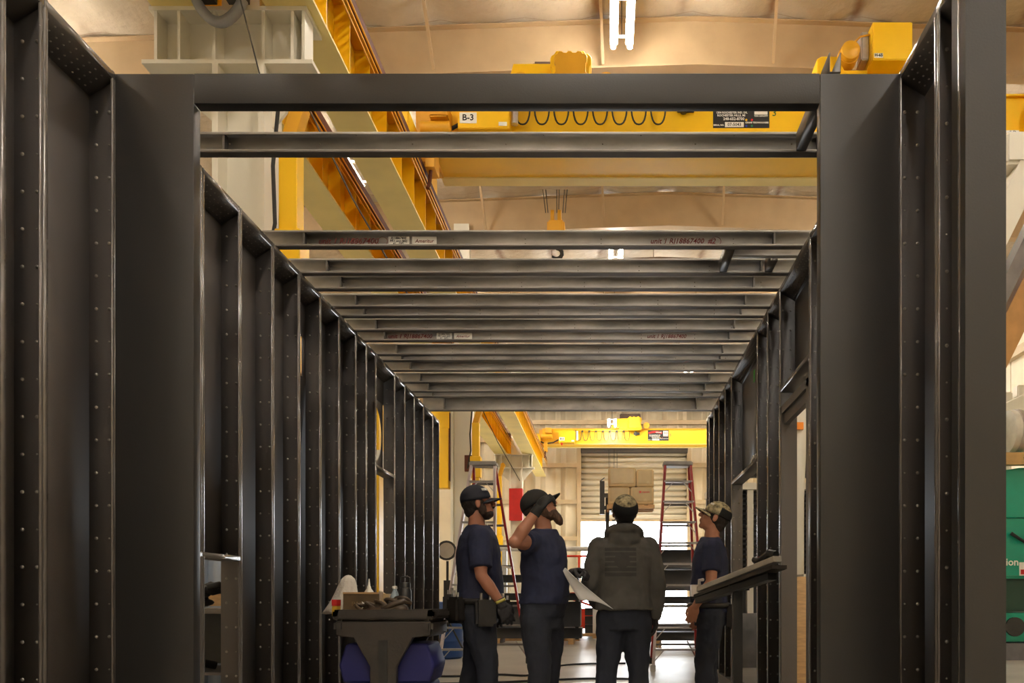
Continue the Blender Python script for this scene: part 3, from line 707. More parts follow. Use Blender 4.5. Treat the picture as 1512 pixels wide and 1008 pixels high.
# ================================================================ people
def remesh(mb, name, m, parent, voxel=.007, it=6, fac=.5, disp=0.0, dscale=.08):
    me = bpy.data.meshes.new('tmp'); me.from_pydata([tuple(p) for p in mb.v], [], mb.f)
    bm = bmesh.new(); bm.from_mesh(me); bmesh.ops.remove_doubles(bm, verts=bm.verts, dist=1e-6); bmesh.ops.recalc_face_normals(bm, faces=bm.faces); bm.to_mesh(me); bm.free()
    o = bpy.data.objects.new('tmp', me); COL.objects.link(o)
    r = o.modifiers.new('r', 'REMESH'); r.mode = 'VOXEL'; r.voxel_size = voxel
    s = o.modifiers.new('s', 'SMOOTH'); s.factor = fac; s.iterations = it
    if disp:
        t = bpy.data.textures.new('folds', 'CLOUDS'); t.noise_scale = dscale; t.noise_depth = 2
        d = o.modifiers.new('d', 'DISPLACE'); d.texture = t; d.strength = disp; d.mid_level = .5; d.texture_coords = 'LOCAL'
        s2 = o.modifiers.new('s2', 'SMOOTH'); s2.factor = .5; s2.iterations = 2
    dg = bpy.context.evaluated_depsgraph_get(); out = bpy.data.meshes.new_from_object(o.evaluated_get(dg))
    bpy.data.objects.remove(o); bpy.data.meshes.remove(me)
    out.name = name; out.materials.clear(); out.materials.append(m)
    out.polygons.foreach_set('use_smooth', [True] * len(out.polygons))
    ob = bpy.data.objects.new(name, out); COL.objects.link(ob); ob.parent = parent; ORIG[ob.name] = Vector()
    return ob
def loft(mb, rings, n=22):
    """stack of ellipses (cx, cy, z, rx, ry)"""
    vs = []
    for (cx, cy, z, rx, ry) in rings:
        for k in range(n):
            a = 2 * math.pi * k / n; c, s = math.cos(a), math.sin(a)
            e = .85
            vs.append((cx + rx * math.copysign(abs(c) ** e, c), cy + ry * math.copysign(abs(s) ** e, s), z))
    m = len(rings); fs = [(i*n+k, i*n+(k+1)%n, (i+1)*n+(k+1)%n, (i+1)*n+k) for i in range(m-1) for k in range(n)]
    fs += [tuple(range(n-1, -1, -1)), tuple(range((m-1)*n, m*n))]
    return mb.add(vs, fs)
def limb(mb, pts, rads, n=14):
    pts = [Vector(p) for p in pts]
    mb.tube(pts, list(rads), n)
    for p, r in zip(pts, rads): mb.ell(p, (r, r, r), 12, 8)
    return mb
def hand(mb, wrist, d, palm, curl, side, k=1.0, spread=.02, fat=1.0, point=False):
    """palm, four fingers of unequal length and a thumb leaving the side of the palm"""
    w_ = Vector(wrist); d = Vector(d).normalized(); pn = Vector(palm); pn = (pn - d * pn.dot(d)).normalized(); lat = d.cross(pn).normalized() * side
    Mx = Matrix((lat, d, pn)).transposed().to_4x4(); Mx.translation = w_
    mb.ell((0, .05 * k, 0), (.043 * k * fat, .058 * k, .017 * k * fat), 14, 9, Mx)
    mb.ell((.018 * k, .03 * k, .008 * k), (.022 * k, .034 * k, .018 * k), 10, 7, Mx)
    L = (.078, .088, .082, .064)
    for i in range(4):
        x = (.031 - .0205 * i) * k; l = L[i] * k
        p = Vector((x, .092 * k - .006 * abs(i - 1) * k, 0)); a = 0.0; pts = [p - Vector((0, .02 * k, 0))]; rr = []
        cu = curl * (.25 if point and i == 0 else 1)
        for j, fr in enumerate((.45, .3, .25)):
            a += cu * (.8, 1.0, .7)[j]
            p = p + Vector((spread * (1.5 - i) * .25 * fr, math.cos(a) * l * fr, math.sin(a) * l * fr)); pts.append(p)
        rad = .0095 * k * fat
        limb(mb, [Mx @ q for q in pts], [rad * 1.05, rad, rad * .95, rad * .85], 10)
    th = [Vector((.028, .022, .006)), Vector((.052, .052, .016)), Vector((.05, .082, .034 * (.5 + curl))), Vector((.04, .102, .045 * (.5 + curl)))]
    limb(mb, [Mx @ (q * k) for q in th], [.013 * k * fat, .0115 * k * fat, .0105 * k * fat, .009 * k * fat], 10)
    return mb
skin_m = [mat('skin_%d' % i, c, .5, 0, .06, 25, spec=.4) for i, c in enumerate((lin((.66,.45,.36)), lin((.64,.44,.35)), lin((.52,.36,.28)), lin((.68,.47,.37))))]
navy = mat('navy_cotton', lin((.115,.135,.24)), .85, 0, .12, 12, .25, 220)
denim = mat('dark_denim', lin((.135,.15,.20)), .85, 0, .18, 9, .3, 260)
blackcloth = mat('black_cloth', lin((.10,.10,.105)), .85, 0, .15, 14, .2, 200)
leather = mat('dark_leather', lin((.10,.085,.075)), .55, 0, .2, 18, .15, 80)
glove_m = mat('grey_work_glove', lin((.21,.20,.21)), .8, 0, .2, 30, .3, 150)
hair_m = mat('dark_hair', lin((.14,.10,.08)), .6, 0, .3, 60, .5, 200, stretch=(1, 1, .2))
beard_m = mat('brown_beard', lin((.33,.23,.16)), .65, 0, .3, 60, .6, 160, stretch=(1, 1, .25))
camo = mat('camouflage_cloth', lin((.28,.25,.16)), .85, 0, .3, 34, .1, 200, col2=lin((.78,.72,.56)))
boot_m = mat('boot_leather', lin((.17,.13,.10)), .6, 0, .2, 14)
def hoodie_mat():
    """charcoal fleece with a darker flag print across the back"""
    m = bpy.data.materials.new('charcoal_fleece'); m.use_nodes = True; nt = m.node_tree; b = nt.nodes['Principled BSDF']; L = nt.links.new
    tc = nt.nodes.new('ShaderNodeTexCoord'); sp = nt.nodes.new('ShaderNodeSeparateXYZ'); L(tc.outputs['Object'], sp.inputs[0])
    def mt(op, a, bb):
        x = nt.nodes.new('ShaderNodeMath'); x.operation = op
        for i, q in enumerate((a, bb)):
            if isinstance(q, (int, float)): x.inputs[i].default_value = q
            else: L(q, x.inputs[i])
        return x.outputs[0]
    inx = mt('LESS_THAN', mt('ABSOLUTE', mt('ADD', sp.outputs[0], .03), 0), .11)
    inz = mt('LESS_THAN', mt('ABSOLUTE', mt('SUBTRACT', sp.outputs[2], 1.275), 0), .105)
    iny = mt('LESS_THAN', sp.outputs[1], -.04)
    st = mt('LESS_THAN', mt('FRACT', mt('MULTIPLY', sp.outputs[2], 28), 0), .72)
    disc = nt.nodes.new('ShaderNodeVectorMath'); disc.operation = 'DISTANCE'; cx = nt.nodes.new('ShaderNodeCombineXYZ')
    L(sp.outputs[0], cx.inputs[0]); L(sp.outputs[2], cx.inputs[2]); L(cx.outputs[0], disc.inputs[0]); disc.inputs[1].default_value = (-.02, 0, 1.29)
    dsk = mt('LESS_THAN', disc.outputs['Value'], .055)
    fac = mt('MULTIPLY', mt('MULTIPLY', mt('MULTIPLY', inx, inz), iny), mt('MAXIMUM', st, dsk))
    n = nt.nodes.new('ShaderNodeTexNoise'); n.inputs['Scale'].default_value = 14; L(tc.outputs['Object'], n.inputs['Vector'])
    r = nt.nodes.new('ShaderNodeValToRGB'); r.color_ramp.elements[0].color = (*lin((.25,.245,.23)), 1); r.color_ramp.elements[1].color = (*lin((.33,.32,.305)), 1); L(n.outputs['Fac'], r.inputs[0])
    mx = nt.nodes.new('ShaderNodeMixRGB'); mx.inputs[2].default_value = (*lin((.13,.13,.135)), 1); L(mt('MULTIPLY', fac, .5), mx.inputs[0]); L(r.outputs[0], mx.inputs[1]); L(mx.outputs[0], b.inputs['Base Color'])
    b.inputs['Roughness'].default_value = .92
    n2 = nt.nodes.new('ShaderNodeTexNoise'); n2.inputs['Scale'].default_value = 240; L(tc.outputs['Object'], n2.inputs['Vector'])
    bp = nt.nodes.new('ShaderNodeBump'); bp.inputs['Strength'].default_value = .25; bp.inputs['Distance'].default_value = .01; L(n2.outputs['Fac'], bp.inputs['Height']); L(bp.outputs[0], b.inputs['Normal'])
    return m

def person(label, loc, yaw, S):
    """S: pose and clothing; local frame: +Y ahead, +X the person's own right-hand side, origin between the feet"""
    k = S.get('k', 1.0); bk = S.get('bulk', 1.0); belly = S.get('belly', 0.0); sk = skin_m[S.get('skin', 0)]
    p = thing('person', label, 'person', loc, R(yaw)); p.scale = (k, k, k)
    lean = S.get('lean', (0, 0))
    def tx(z): t = max(0, (z - .93) / .5); return lean[0] * t, lean[1] * t
    # head frame
    hp, hy, hr = S.get('head', (0, 0, 0)); hx, hyy = tx(1.5)
    Mh = Matrix.Translation((hx, hyy - .005, 1.535)) @ Euler((R(hp), R(hr), R(hy)), 'XYZ').to_matrix().to_4x4() @ Matrix.Translation((0, .02, .105))
    b = MB()
    b.ell((0, -.012, .035), (.076, .097, .088), 18, 12, Mh); b.ell((0, .03, -.04), (.060, .066, .080), 16, 10, Mh)
    b.ell((0, .066, -.098), (.030, .024, .022), 10, 8, Mh); b.ell((0, .02, -.085), (.052, .055, .03), 12, 8, Mh)
    limb(b, [Mh @ Vector((0, .094, .018)), Mh @ Vector((0, .112, -.018)), Mh @ Vector((0, .116, -.028))], [.011, .013, .014], 10)
    for s in (-1, 1):
        b.ell((s * .030, .083, .024), (.024, .012, .009), 10, 6, Mh); b.ell((s * .016, .102, -.03), (.009, .009, .008), 8, 6, Mh)
        b.ell((s * .079, -.006, -.008), (.010, .021, .033), 10, 8, Mh); b.ell((s * .042, .066, -.022), (.022, .022, .02), 10, 7, Mh)
    b.ell((0, .092, -.055), (.022, .012, .007), 10, 6, Mh); b.ell((0, .09, -.068), (.020, .012, .007), 10, 6, Mh)
    limb(b, [(hx * .9, hyy - .02, 1.42), (hx, hyy - .01, 1.50), Mh @ Vector((0, -.02, -.07))], [.075, .060, .058])
    # trunk and limbs under the clothes
    def trunk(g, top=1.475):
        rows = [(.80, .13, .11), (.88, .160, .125), (.95, .163, .122), (1.03, .155, .118), (1.12, .155, .120), (1.22, .168, .127), (1.32, .180, .125), (1.39, .178, .108), (1.43, .152, .09), (1.455, .115, .078), (top, .072, .062)]
        out = []
        for z, rx, ry in rows:
            cx, cy = tx(z); be = belly * math.exp(-((z - 1.06) / .13) ** 2)
            out.append((cx, cy + be * .6, z, rx * bk + g, ry * bk + be * .6 + g))
        return out
    loft(b, trunk(-.012)[1:])
    arms = S['arms']
    for s, key in ((1, 'R'), (-1, 'L')):
        a = arms[key]; sx, sy = tx(1.41)
        sh = Vector((s * .168 * bk + sx, sy - .005, 1.385)); a['sh'] = sh
        el = Vector(a['el']); wr = Vector(a['wr'])
        limb(b, [sh, sh.lerp(el, .5), el, el.lerp(wr, .35), wr], [.058 * bk, .053 * bk, .042, .044, .029])
        if not a.get('glove'): hand(b, wr, a['d'], a['palm'], a.get('curl', .35), s, 1.0)
    for s in (1, -1):
        fx, fy = S.get('feet', ((.13, 0), (-.13, 0)))[0 if s > 0 else 1]
        limb(b, [(s * .09, 0, .90), (s * .09 * .5 + fx * .5, fy * .5 + .02, .50), (fx, fy - .02, .10)], [.085, .055, .04])
    body = remesh(b, 'body', sk, p, .0065, 4)
    # eyes
    for s in (-1, 1): 
        MB().ell((s * .031, .084, .008), (.013, .012, .010), 10, 7, Mh).build('eye', mat('eye_white', lin((.8,.78,.75)), .25), p, True, False)
        MB().ell((s * .031, .0935, .008), (.005, .004, .005), 8, 6, Mh).build('iris', mat('iris_brown', lin((.15,.09,.05)), .2), p, True, False)
    # trousers
    t = MB(); loft(t, [(r[0], r[1], r[2], r[3] + .012, r[4] + .012) for r in trunk(.0)[1:4]])
    loft(t, [(0, 0, .80, .155 * bk, .125 * bk), (0, 0, .90, .170 * bk, .135 * bk), (0, .01, .98, .168 * bk, .132 * bk)])
    for i, s in enumerate((1, -1)):
        fx, fy = S.get('feet', ((.13, 0), (-.13, 0)))[i]
        kn = Vector((s * .045 + fx * .52, fy * .5 + .025, .50))
        limb(t, [(s * .088, .0, .88), (s * .075 + fx * .15, .012, .72), kn, kn.lerp(Vector((fx, fy - .02, .08)), .45), (fx, fy - .015, .07)], [.112 * bk, .100 * bk, .077, .074, .072])
    remesh(t, 'trousers', S.get('trousers', denim), p, .009, 5, disp=.022, dscale=.075)
    for i, s in enumerate((1, -1)):
        fx, fy = S.get('feet', ((.13, 0), (-.13, 0)))[i]
        bt = MB().ell((fx, fy + .06, .05), (.052, .15, .05), 14, 8); bt.ell((fx, fy - .02, .09), (.05, .06, .09), 12, 8); bt.cbox(fx - .05, fx + .05, fy - .08, fy + .20, 0, .03, .012)
        remesh(bt, 'boot', boot_m, p, .009, 3)
    # shirt
    g = S.get('shirt_gap', .014); hem = S.get('hem', .90)
    sh_ = MB(); rows = [r for r in trunk(g, 1.485) if r[2] >= hem - .02]
    c0 = rows[0]; rows = [(c0[0], c0[1], hem, c0[3] + .01, c0[4] + .01)] + [r for r in rows if r[2] > hem + .02]
    loft(sh_, rows)
    for key in ('R', 'L'):
        a = arms[key]; sh = a['sh']; el = Vector(a['el']); wr = Vector(a['wr'])
        if S.get('long'):
            limb(sh_, [sh, sh.lerp(el, .5), el, el.lerp(wr, .5), wr.lerp(el, .03)], [.078 * bk, .072 * bk, .062, .058, .046])
        else:
            e2 = sh.lerp(el, S.get('sleeve', .72)); sh_.ell(sh, (.078 * bk,) * 3, 14, 9); sh_.tube([sh, sh.lerp(e2, .5), e2], [.075 * bk, .074 * bk, .073 * bk], 16)
    if S.get('hood'):
        n = 20; pts = []
        for q in range(n + 1):
            a_ = 2 * math.pi * q / n; pts.append((hx + .105 * math.cos(a_), hyy - .035 + .095 * math.sin(a_), 1.485 - .035 * math.sin(a_)))
        sh_.tube(pts, .038, 10, False); sh_.ell((hx, hyy - .10, 1.445), (.115, .055, .085), 16, 10)
        sh_.tube([(hx + .15 * math.cos(x_), hyy + .125 * math.sin(x_) , .915) for x_ in [2*math.pi*q/24 for q in range(25)]], .014, 8, False)
    so = remesh(sh_, S.get('shirt_name', 't_shirt'), S.get('shirt', navy), p, .0075, 5, disp=.018, dscale=.085)
    # gloves
    for s, key in ((1, 'R'), (-1, 'L')):
        a = arms[key]
        if a.get('glove'):
            gl = MB(); d = Vector(a['d']).normalized(); wr = Vector(a['wr'])
            hand(gl, wr, d, a['palm'], a.get('curl', .35), s, 1.06, fat=1.12, point=a.get('point', False))
            gl.tube([wr - d * .035, wr + d * .01, wr + d * .03], [.036, .035, .034], 14)
            go = remesh(gl, 'glove', a.get('gmat', glove_m), p, .0045, 3)
            if a.get('cuff'):
                MB().tube([wr - d * .028, wr - d * .008], .039, 16).build('glove_cuff', a['cuff'], go, True, False)
    # hair
    if S.get('hair', True):
        hh = MB().ell((0, -.022, .022), (.081, .096, .092), 18, 12, Mh); hh.ell((0, -.055, -.045), (.062, .05, .05), 14, 9, Mh)
        ho = remesh(hh, 'hair', S.get('hairm', hair_m), p, .006, 3, disp=.006, dscale=.02)
    if S.get('beard'):
        bl = S['beard']; bb = MB().ell((0, .04, -.085), (.058, .062, .038), 14, 9, Mh)
        if bl > .01: bb.ell((0, .074, -.10 - bl * .5), (.040, .032, .03 + bl * .62), 14, 9, Mh)
        for s in (-1, 1): bb.ell((s * .062, .02, -.05), (.016, .032, .045), 10, 7, Mh)
        bb.ell((0, .104, -.044), (.03, .012, .008), 10, 6, Mh)
        remesh(bb, 'beard', S.get('beardm', beard_m), p, .0055, 2, disp=.01, dscale=.018)
    if S.get('glasses'):
        gg = MB()
        for s in (-1, 1):
            pts = [Mh @ Vector((s * .034 + .024 * math.cos(2*math.pi*q/12), .108 - .012 * abs(math.cos(2*math.pi*q/12)), .008 + .017 * math.sin(2*math.pi*q/12))) for q in range(13)]
            gg.tube(pts, .0025, 5, False); gg.tube([Mh @ Vector((s * .058, .098, .012)), Mh @ Vector((s * .078, .03, .012)), Mh @ Vector((s * .08, -.005, .008))], .0025, 5)
        gg.tube([Mh @ Vector((-.01, .11, .01)), Mh @ Vector((.01, .11, .01))], .0025, 5).build('glasses', black, p, True, False)
    # cap
    cp = S.get('cap')
    if cp:
        cr = (.088, .107, .098); c0 = Vector((0, -.010, .036)); n = 28; m_ = 8
        flip = -1 if cp.get('backwards') else 1
        def dome(a0, a1, name, mm, par, t0=0.0, t1=1.0, gr=0.0):
            q = MB(); vs = []; nn = 24
            for j in range(m_ + 1):
                th = (math.pi / 2 + .16) * (t0 + (t1 - t0) * j / m_)
                for i in range(nn + 1):
                    a_ = a0 + (a1 - a0) * i / nn
                    vs.append(Mh @ (c0 + (1 + gr) * Vector((cr[0] * math.sin(th) * math.sin(a_), cr[1] * math.sin(th) * math.cos(a_) * flip, cr[2] * math.cos(th)))))
            q.add(vs, [(j*(nn+1)+i, j*(nn+1)+i+1, (j+1)*(nn+1)+i+1, (j+1)*(nn+1)+i) for j in range(m_) for i in range(nn)])
            return q.build(name, mm, par, True, False, solid=.004)
        co = dome(-math.pi, math.pi, 'cap', cp['m'], p)
        if cp.get('m2'): dome(math.pi / 2 + .1, 1.5 * math.pi - .1, 'cap_back', cp['m2'], co, .6, 1.0, .03)
        q = MB(); vs = []; ni, nj = 14, 6
        for j in range(nj + 1):
            for i in range(ni + 1):
                u = -1 + 2 * i / ni; a_ = u * 1.15; ext = .078 * (1 - abs(u) ** 2.6) * j / nj
                vs.append(Mh @ (c0 + Vector((cr[0] * math.sin(a_) * (1 + .1 * j / nj), (cr[1] * math.cos(a_) + ext) * flip, -.012 - .028 * u * u - .012 * j / nj))))
        q.add(vs, [(j*(ni+1)+i, j*(ni+1)+i+1, (j+1)*(ni+1)+i+1, (j+1)*(ni+1)+i) for j in range(nj) for i in range(ni)])
        q.build('cap_bill', cp.get('mb', cp['m']), co, True, False, solid=.005)
        MB().ell(c0 + Vector((0, 0, cr[2] + .002)), (.008, .008, .005), 10, 6, Mh).build('cap_button', cp['m'], co, True, False)
        if cp.get('logo'):
            Mr = Mh.to_3x3(); ga = cp.get('turn', 0.0); Rg = Matrix.Rotation(ga, 3, 'Z'); ps = Mh @ (c0 + Rg @ Vector((0, (cr[0] * abs(math.sin(ga)) + cr[1] * (1 - abs(math.sin(ga)))) * .885 + .012, .048)))
            text_mesh('cap_lettering', cp['logo'], .024, white_lbl, co, ps, Mr @ (Rg @ Vector((-1, 0, 0))), Mr @ (Rg @ Vector((0, -.42, .9))), world=False, bold=.0008, thick=.003)
    if S.get('belt'):
        bt = MB(); n = 28; rx, ry = .183 * bk, (.147 * bk + belly * .3); cyb = belly * .3
        bt.tube([(rx * math.cos(2*math.pi*q/n), cyb + ry * math.sin(2*math.pi*q/n), .955) for q in range(n + 1)], .022, 8, False)
        bo = bt.build('tool_belt', leather, p, True, False)
        for (ang, w_, h_, dz) in S['belt']:
            a_ = R(ang); cx, cy = (rx + .035) * math.cos(a_), cyb + (ry + .035) * math.sin(a_)
            po_ = MB().cbox(-w_/2, w_/2, -.035, .045, -h_, .03, .018)
            Rz = Matrix.Translation((cx, cy, .955 + dz)) @ Matrix.Rotation(a_ - math.pi/2, 4, 'Z'); po_.v = [Rz @ v for v in po_.v]
            pp = po_.build('pouch', leather, bo, 40, False)
            tl = MB().tube([Rz @ Vector((w_*.2, .0, -.02)), Rz @ Vector((w_*.2, .0, .075))], .011, 8).tube([Rz @ Vector((-w_*.2, .01, -.02)), Rz @ Vector((-w_*.22, .01, .06))], .008, 8)
            tl.build('tool_handles', rivet_m, bo, True, False)
            MB().box(-w_/2 - .004, w_/2 + .004, .045, .05, -.02, .0).mesh
    return p

# man in navy shirt and cap, profile, tool belt
at_ = lambda px, Y: ((px - VX) * Y / F, Y, 0)
person('man in navy T-shirt and dark cap with tool belt and gloves, arms hanging', at_(706, 5.93), -76, dict(
    k=1.035, bulk=1.1, belly=.03, skin=0, head=(10, 0, 0), hem=.95, sleeve=.8, feet=((.12, .06), (-.13, -.10)),
    arms=dict(R=dict(el=(.235, -.0, 1.13), wr=(.235, .135, .94), d=(.0, .4, -.9), palm=(-1, 0, 0), glove=True, curl=.5, cuff=mat('yellow_cuff', lin((.7,.65,.3)))), L=dict(el=(-.235, -.04, 1.12), wr=(-.22, .10, .91), d=(0, .45, -.9), palm=(1, 0, 0), glove=True, curl=.5)),
    beard=.004, beardm=mat('short_dark_beard', lin((.22,.15,.11)), .7, 0, .3, 70, .5, 200), cap=dict(m=mat('navy_cap_cloth', lin((.10,.11,.16)), .8, 0, .1, 20), logo='HUNT', turn=-.75),
    belt=[(5, .14, .15, -.02), (50, .10, .12, -.02), (-55, .13, .15, 0), (-110, .13, .15, .02), (150, .12, .14, 0)]))
person('bearded man in navy T-shirt with hand raised to his brow, holding a white sheet', at_(800, 5.62), -114, dict(
    k=1.0, bulk=1.0, belly=.045, skin=1, head=(30, 20, 0), hem=.97, sleeve=.42, lean=(0, .02), feet=((.12, .03), (-.14, -.05)),
    arms=dict(R=dict(el=(.42, .03, 1.37), wr=(.34, .15, 1.575), d=(-.25, .45, .75), palm=(-.8, .2, -.3), glove=True, curl=.8, gmat=mat('black_work_glove', lin((.10,.10,.105)), .7, 0, .2, 30)), L=dict(el=(-.25, -.02, 1.13), wr=(-.11, .20, 1.185), d=(.25, .8, .1), palm=(.5, 0, -1), glove=True, curl=.95)),
    beard=.05, glasses=True, cap=dict(m=mat('black_cap_cloth', lin((.09,.09,.09)), .8, 0, .1, 20))))
person('man in charcoal hooded sweatshirt and camouflage cap, back turned, looking up', at_(921, 5.75), 2, dict(
    k=.985, bulk=1.04, skin=2, head=(30, 6, 0), long=True, hood=True, shirt=hoodie_mat(), shirt_name='hooded_sweatshirt', shirt_gap=.03, hem=.94, feet=((.12, .0), (-.15, -.04)),
    arms=dict(R=dict(el=(.245, -.03, 1.12), wr=(.235, .03, .90), d=(-.03, .15, -1), palm=(-1, 0, 0), glove=True, curl=.45, gmat=mat('dark_glove', lin((.11,.10,.10)), .8), cuff=red_p), L=dict(el=(-.25, -.05, 1.12), wr=(-.19, .14, .98), d=(.5, .6, -.5), palm=(.4, .5, .3), curl=.6)),
    cap=dict(m=camo, m2=mat('black_mesh_cloth', lin((.06,.06,.06)), .9)), hairm=mat('black_hair', lin((.06,.05,.05)), .6, 0, .3, 60)))
person('man in navy T-shirt, safety glasses and camouflage cap, gazing up beside the wall', at_(1049, 6.35), 84, dict(
    k=1.0, bulk=.98, belly=.03, skin=3, head=(26, 0, 0), hem=.90, sleeve=.70, feet=((.12, .0), (-.12, .05)),
    arms=dict(R=dict(el=(.225, -.02, 1.12), wr=(.20, .08, .90), d=(0, .3, -.9), palm=(-1, 0, 0), curl=.5), L=dict(el=(-.225, .0, 1.135), wr=(-.21, .115, .955), d=(.1, .3, -.9), palm=(1, 0, 0), curl=.5)),
    glasses=True, cap=dict(m=camo, m2=mat('black_mesh_cloth', lin((.06,.06,.06)), .9), logo='ON', turn=.7), belt=[(-70, .13, .15, -.02), (-110, .12, .16, -.02)]))
# ================================================================ things around the men
def curve_pts(fn, n): return [fn(i / n) for i in range(n + 1)]
# ---- white sheet in the bearded man's hand
mb = MB(); vs = []; nu, nv = 8, 14
A = at(838, 838, 5.5); 
for j in range(nv + 1):
    for i in range(nu + 1):
        u, v = i / nu, j / nv
        x = A.x - .02 + .18 * v ** 1.1 + (u - .35) * (.03 + .20 * v) ; z = A.z - .02 - .20 * v - .06 * u * v + .02 * math.sin(u * 3.1)
        y = A.y + .05 * math.sin(v * 2.6 + u) - .05 * u
        vs.append((x, y, z))
mb.add(vs, [(j*(nu+1)+i, j*(nu+1)+i+1, (j+1)*(nu+1)+i+1, (j+1)*(nu+1)+i) for j in range(nv) for i in range(nu)])
tag(mb.build('paper_sheet', mat('white_paper', lin((.88,.88,.88)), .7, 0, .02, 5), smooth=True, solid=.002), 'white paper sheet curling down from the bearded man\'s glove', 'paper')

# ---- utility cart
CY0, CY1, CX0, CX1 = 5.2, 5.76, -1.755, -1.105
cart_m = mat('cart_black_plastic', lin((.20,.18,.165)), .6, 0, .15, 7, .1, 60)
cart = thing('utility_cart', 'dark plastic utility cart laden with tools and bottles', 'cart', ((CX0 + CX1) / 2, CY0, 0))
MB().cbox(CX0, CX1, CY0, CY1, .872, .892, .008).cbox(CX0, CX0 + .05, CY0, CY1, .88, .935, .012).cbox(CX1 - .05, CX1, CY0, CY1, .88, .935, .012).cbox(CX0, CX1, CY0, CY0 + .06, .875, .935, .012).cbox(CX0, CX1, CY1 - .05, CY1, .88, .935, .012).build('top_tray', cart_m, cart)
MB().cbox(CX0 + .015, CX1 - .015, CY0 + .03, CY1 - .03, .76, .87, .02).build('drawer_body', cart_m, cart)
def endpanel(y):
    cx = (CX0 + CX1) / 2
    pts = [(CX0 + .02, .86), (CX0 + .02, .77), (cx - .19, .755), (cx - .085, .57), (cx - .085, .27), (CX0 + .05, .24), (CX0 + .05, .20), (CX1 - .05, .20), (CX1 - .05, .24), (cx + .085, .27), (cx + .085, .57), (cx + .19, .755), (CX1 - .02, .77), (CX1 - .02, .86)]
    o = MB().prism(pts, y, y + .05, 'y').build('end_panel', cart_m, cart, bevel=.006)
    MB().box(cx - .028, cx + .028, y - .006, y, .3, .74).build('grip_recess', black, o)
    return o
endpanel(CY0 + .01); endpanel(CY1 - .06)
for sx in (CX0 + .005, CX1 - .085): MB().cbox(sx, sx + .08, CY0 - .005, CY0 + .09, .785, .875, .025).build('corner_grip', cart_m, cart)
MB().box(CX0 + .27, CX0 + .39, CY0 + .024, CY0 + .029, .80, .84).build('yellow_decal', mat('worn_yellow_decal', lin((.45,.38,.08)), .6, 0, .5, 40), cart)
MB().cbox(CX0, CX1, CY0, CY1, .17, .20, .01).cbox(CX0, CX1, CY0, CY0 + .04, .19, .245, .01).cbox(CX0, CX1, CY1 - .04, CY1, .19, .245, .01).build('lower_shelf', cart_m, cart)
for sx in (CX0 + .08, CX1 - .08):
    for sy in (CY0 + .1, CY1 - .1):
        w_ = MB().lathe([(.06, -.02), (.065, 0), (.06, .02)], 16, (sx, sy, .065), 'x').build('caster', rubber, cart)
        MB().box(sx - .03, sx + .03, sy - .03, sy + .03, .125, .175).build('caster_fork', alu, w_)
for k, (z0, z1) in enumerate(((.202, .455), (.458, .715))):
    h = z1 - z0; x0, x1 = CX0 + .012, CX1 - .012
    b = tag(MB().prism([(x0 + .03, z0), (x1 - .03, z0), (x1 - .01, z0 + .3*h), (x1, z0 + .45*h), (x1 - .05, z1), (x0 + .05, z1), (x0, z0 + .45*h), (x0 + .01, z0 + .3*h)], CY0 + .09, CY1 - .09, 'y').build('storage_tote', blue_p, bevel=.015), ('dark blue plastic tote resting on the lower shelf of the cart', 'dark blue plastic tote stacked on another inside the cart')[k], 'tote')
def cx_(px, Y=5.4): return (px - VX) * Y / F
zt_ = .893
# rag over a spray can
rag = MB(); vs = []; n, m = 26, 12; cx, cy = cx_(513, 5.6), 5.62
for j in range(m + 1):
    t = j / m
    for i in range(n):
        a = 2 * math.pi * i / n; r = .02 + .066 * t ** .5 + .016 * t ** .5 * math.sin(4 * a + 1.2 + 2 * t) + .010 * t ** .5 * math.sin(9 * a)
        sk_ = -.07 * t ** 2.5 * max(0, -math.cos(a)) - .02 * t
        vs.append((cx + r * math.cos(a) + sk_, cy + r * math.sin(a) * .7, 1.165 - .255 * t - .012 * math.sin(3 * a) * t))
rag.add(vs + [(cx, cy, 1.17)], [(j*n+i, j*n+(i+1)%n, (j+1)*n+(i+1)%n, (j+1)*n+i) for j in range(m) for i in range(n)] + [(i, (i+1)%n, (m+1)*n) for i in range(n)])
tag(rag.build('rag', mat('white_rag_cloth', lin((.82,.79,.75)), .9, 0, .06, 8, .4, 90), smooth=True, solid=.003), 'white rag draped over a can on the cart', 'rag')
sc_ = thing('spray_can', 'red topped can hidden beneath the white rag', 'can', (cx, cy, zt_))
MB().lathe([(.032, zt_), (.034, zt_ + .01), (.034, zt_ + .17), (.026, zt_ + .19)], 16, (cx, cy, 0)).build('can_body', alu, sc_); MB().lathe([(.024, zt_ + .19), (.024, zt_ + .235), (.01, zt_ + .245)], 14, (cx, cy, 0)).build('cap', red_p, sc_)
# wooden box
bx = thing('wooden_box', 'brown wooden box with stencilled letters on the cart', 'box', (cx_(535, 5.45), 5.45, zt_))
x0, x1 = cx_(507, 5.42), cx_(560, 5.42)
MB().box(x0, x1, 5.415, 5.425, zt_, 1.05).build('front_board', mat('olive_board', lin((.34,.27,.17)), .7, 0, .2, 12), bx)
for a in ((x0, x0 + .012, 5.425, 5.52), (x1 - .012, x1, 5.425, 5.52), (x0 + .012, x1 - .012, 5.51, 5.52)): MB().box(*a, zt_, 1.05).build('side_board', wood, bx)
for a in ((x0, x1, zt_, zt_ + .012), (x0, x1, 1.038, 1.05)): MB().box(a[0], a[1], 5.408, 5.415, a[2], a[3]).build('edge_trim', wood, bx)
text_mesh('stencil', 'PARTS', .045, mat('stencil_tan', lin((.45,.36,.22))), bx, ((x0 + x1) / 2, 5.412, .97), (1, 0, 0), (0, 0, 1))
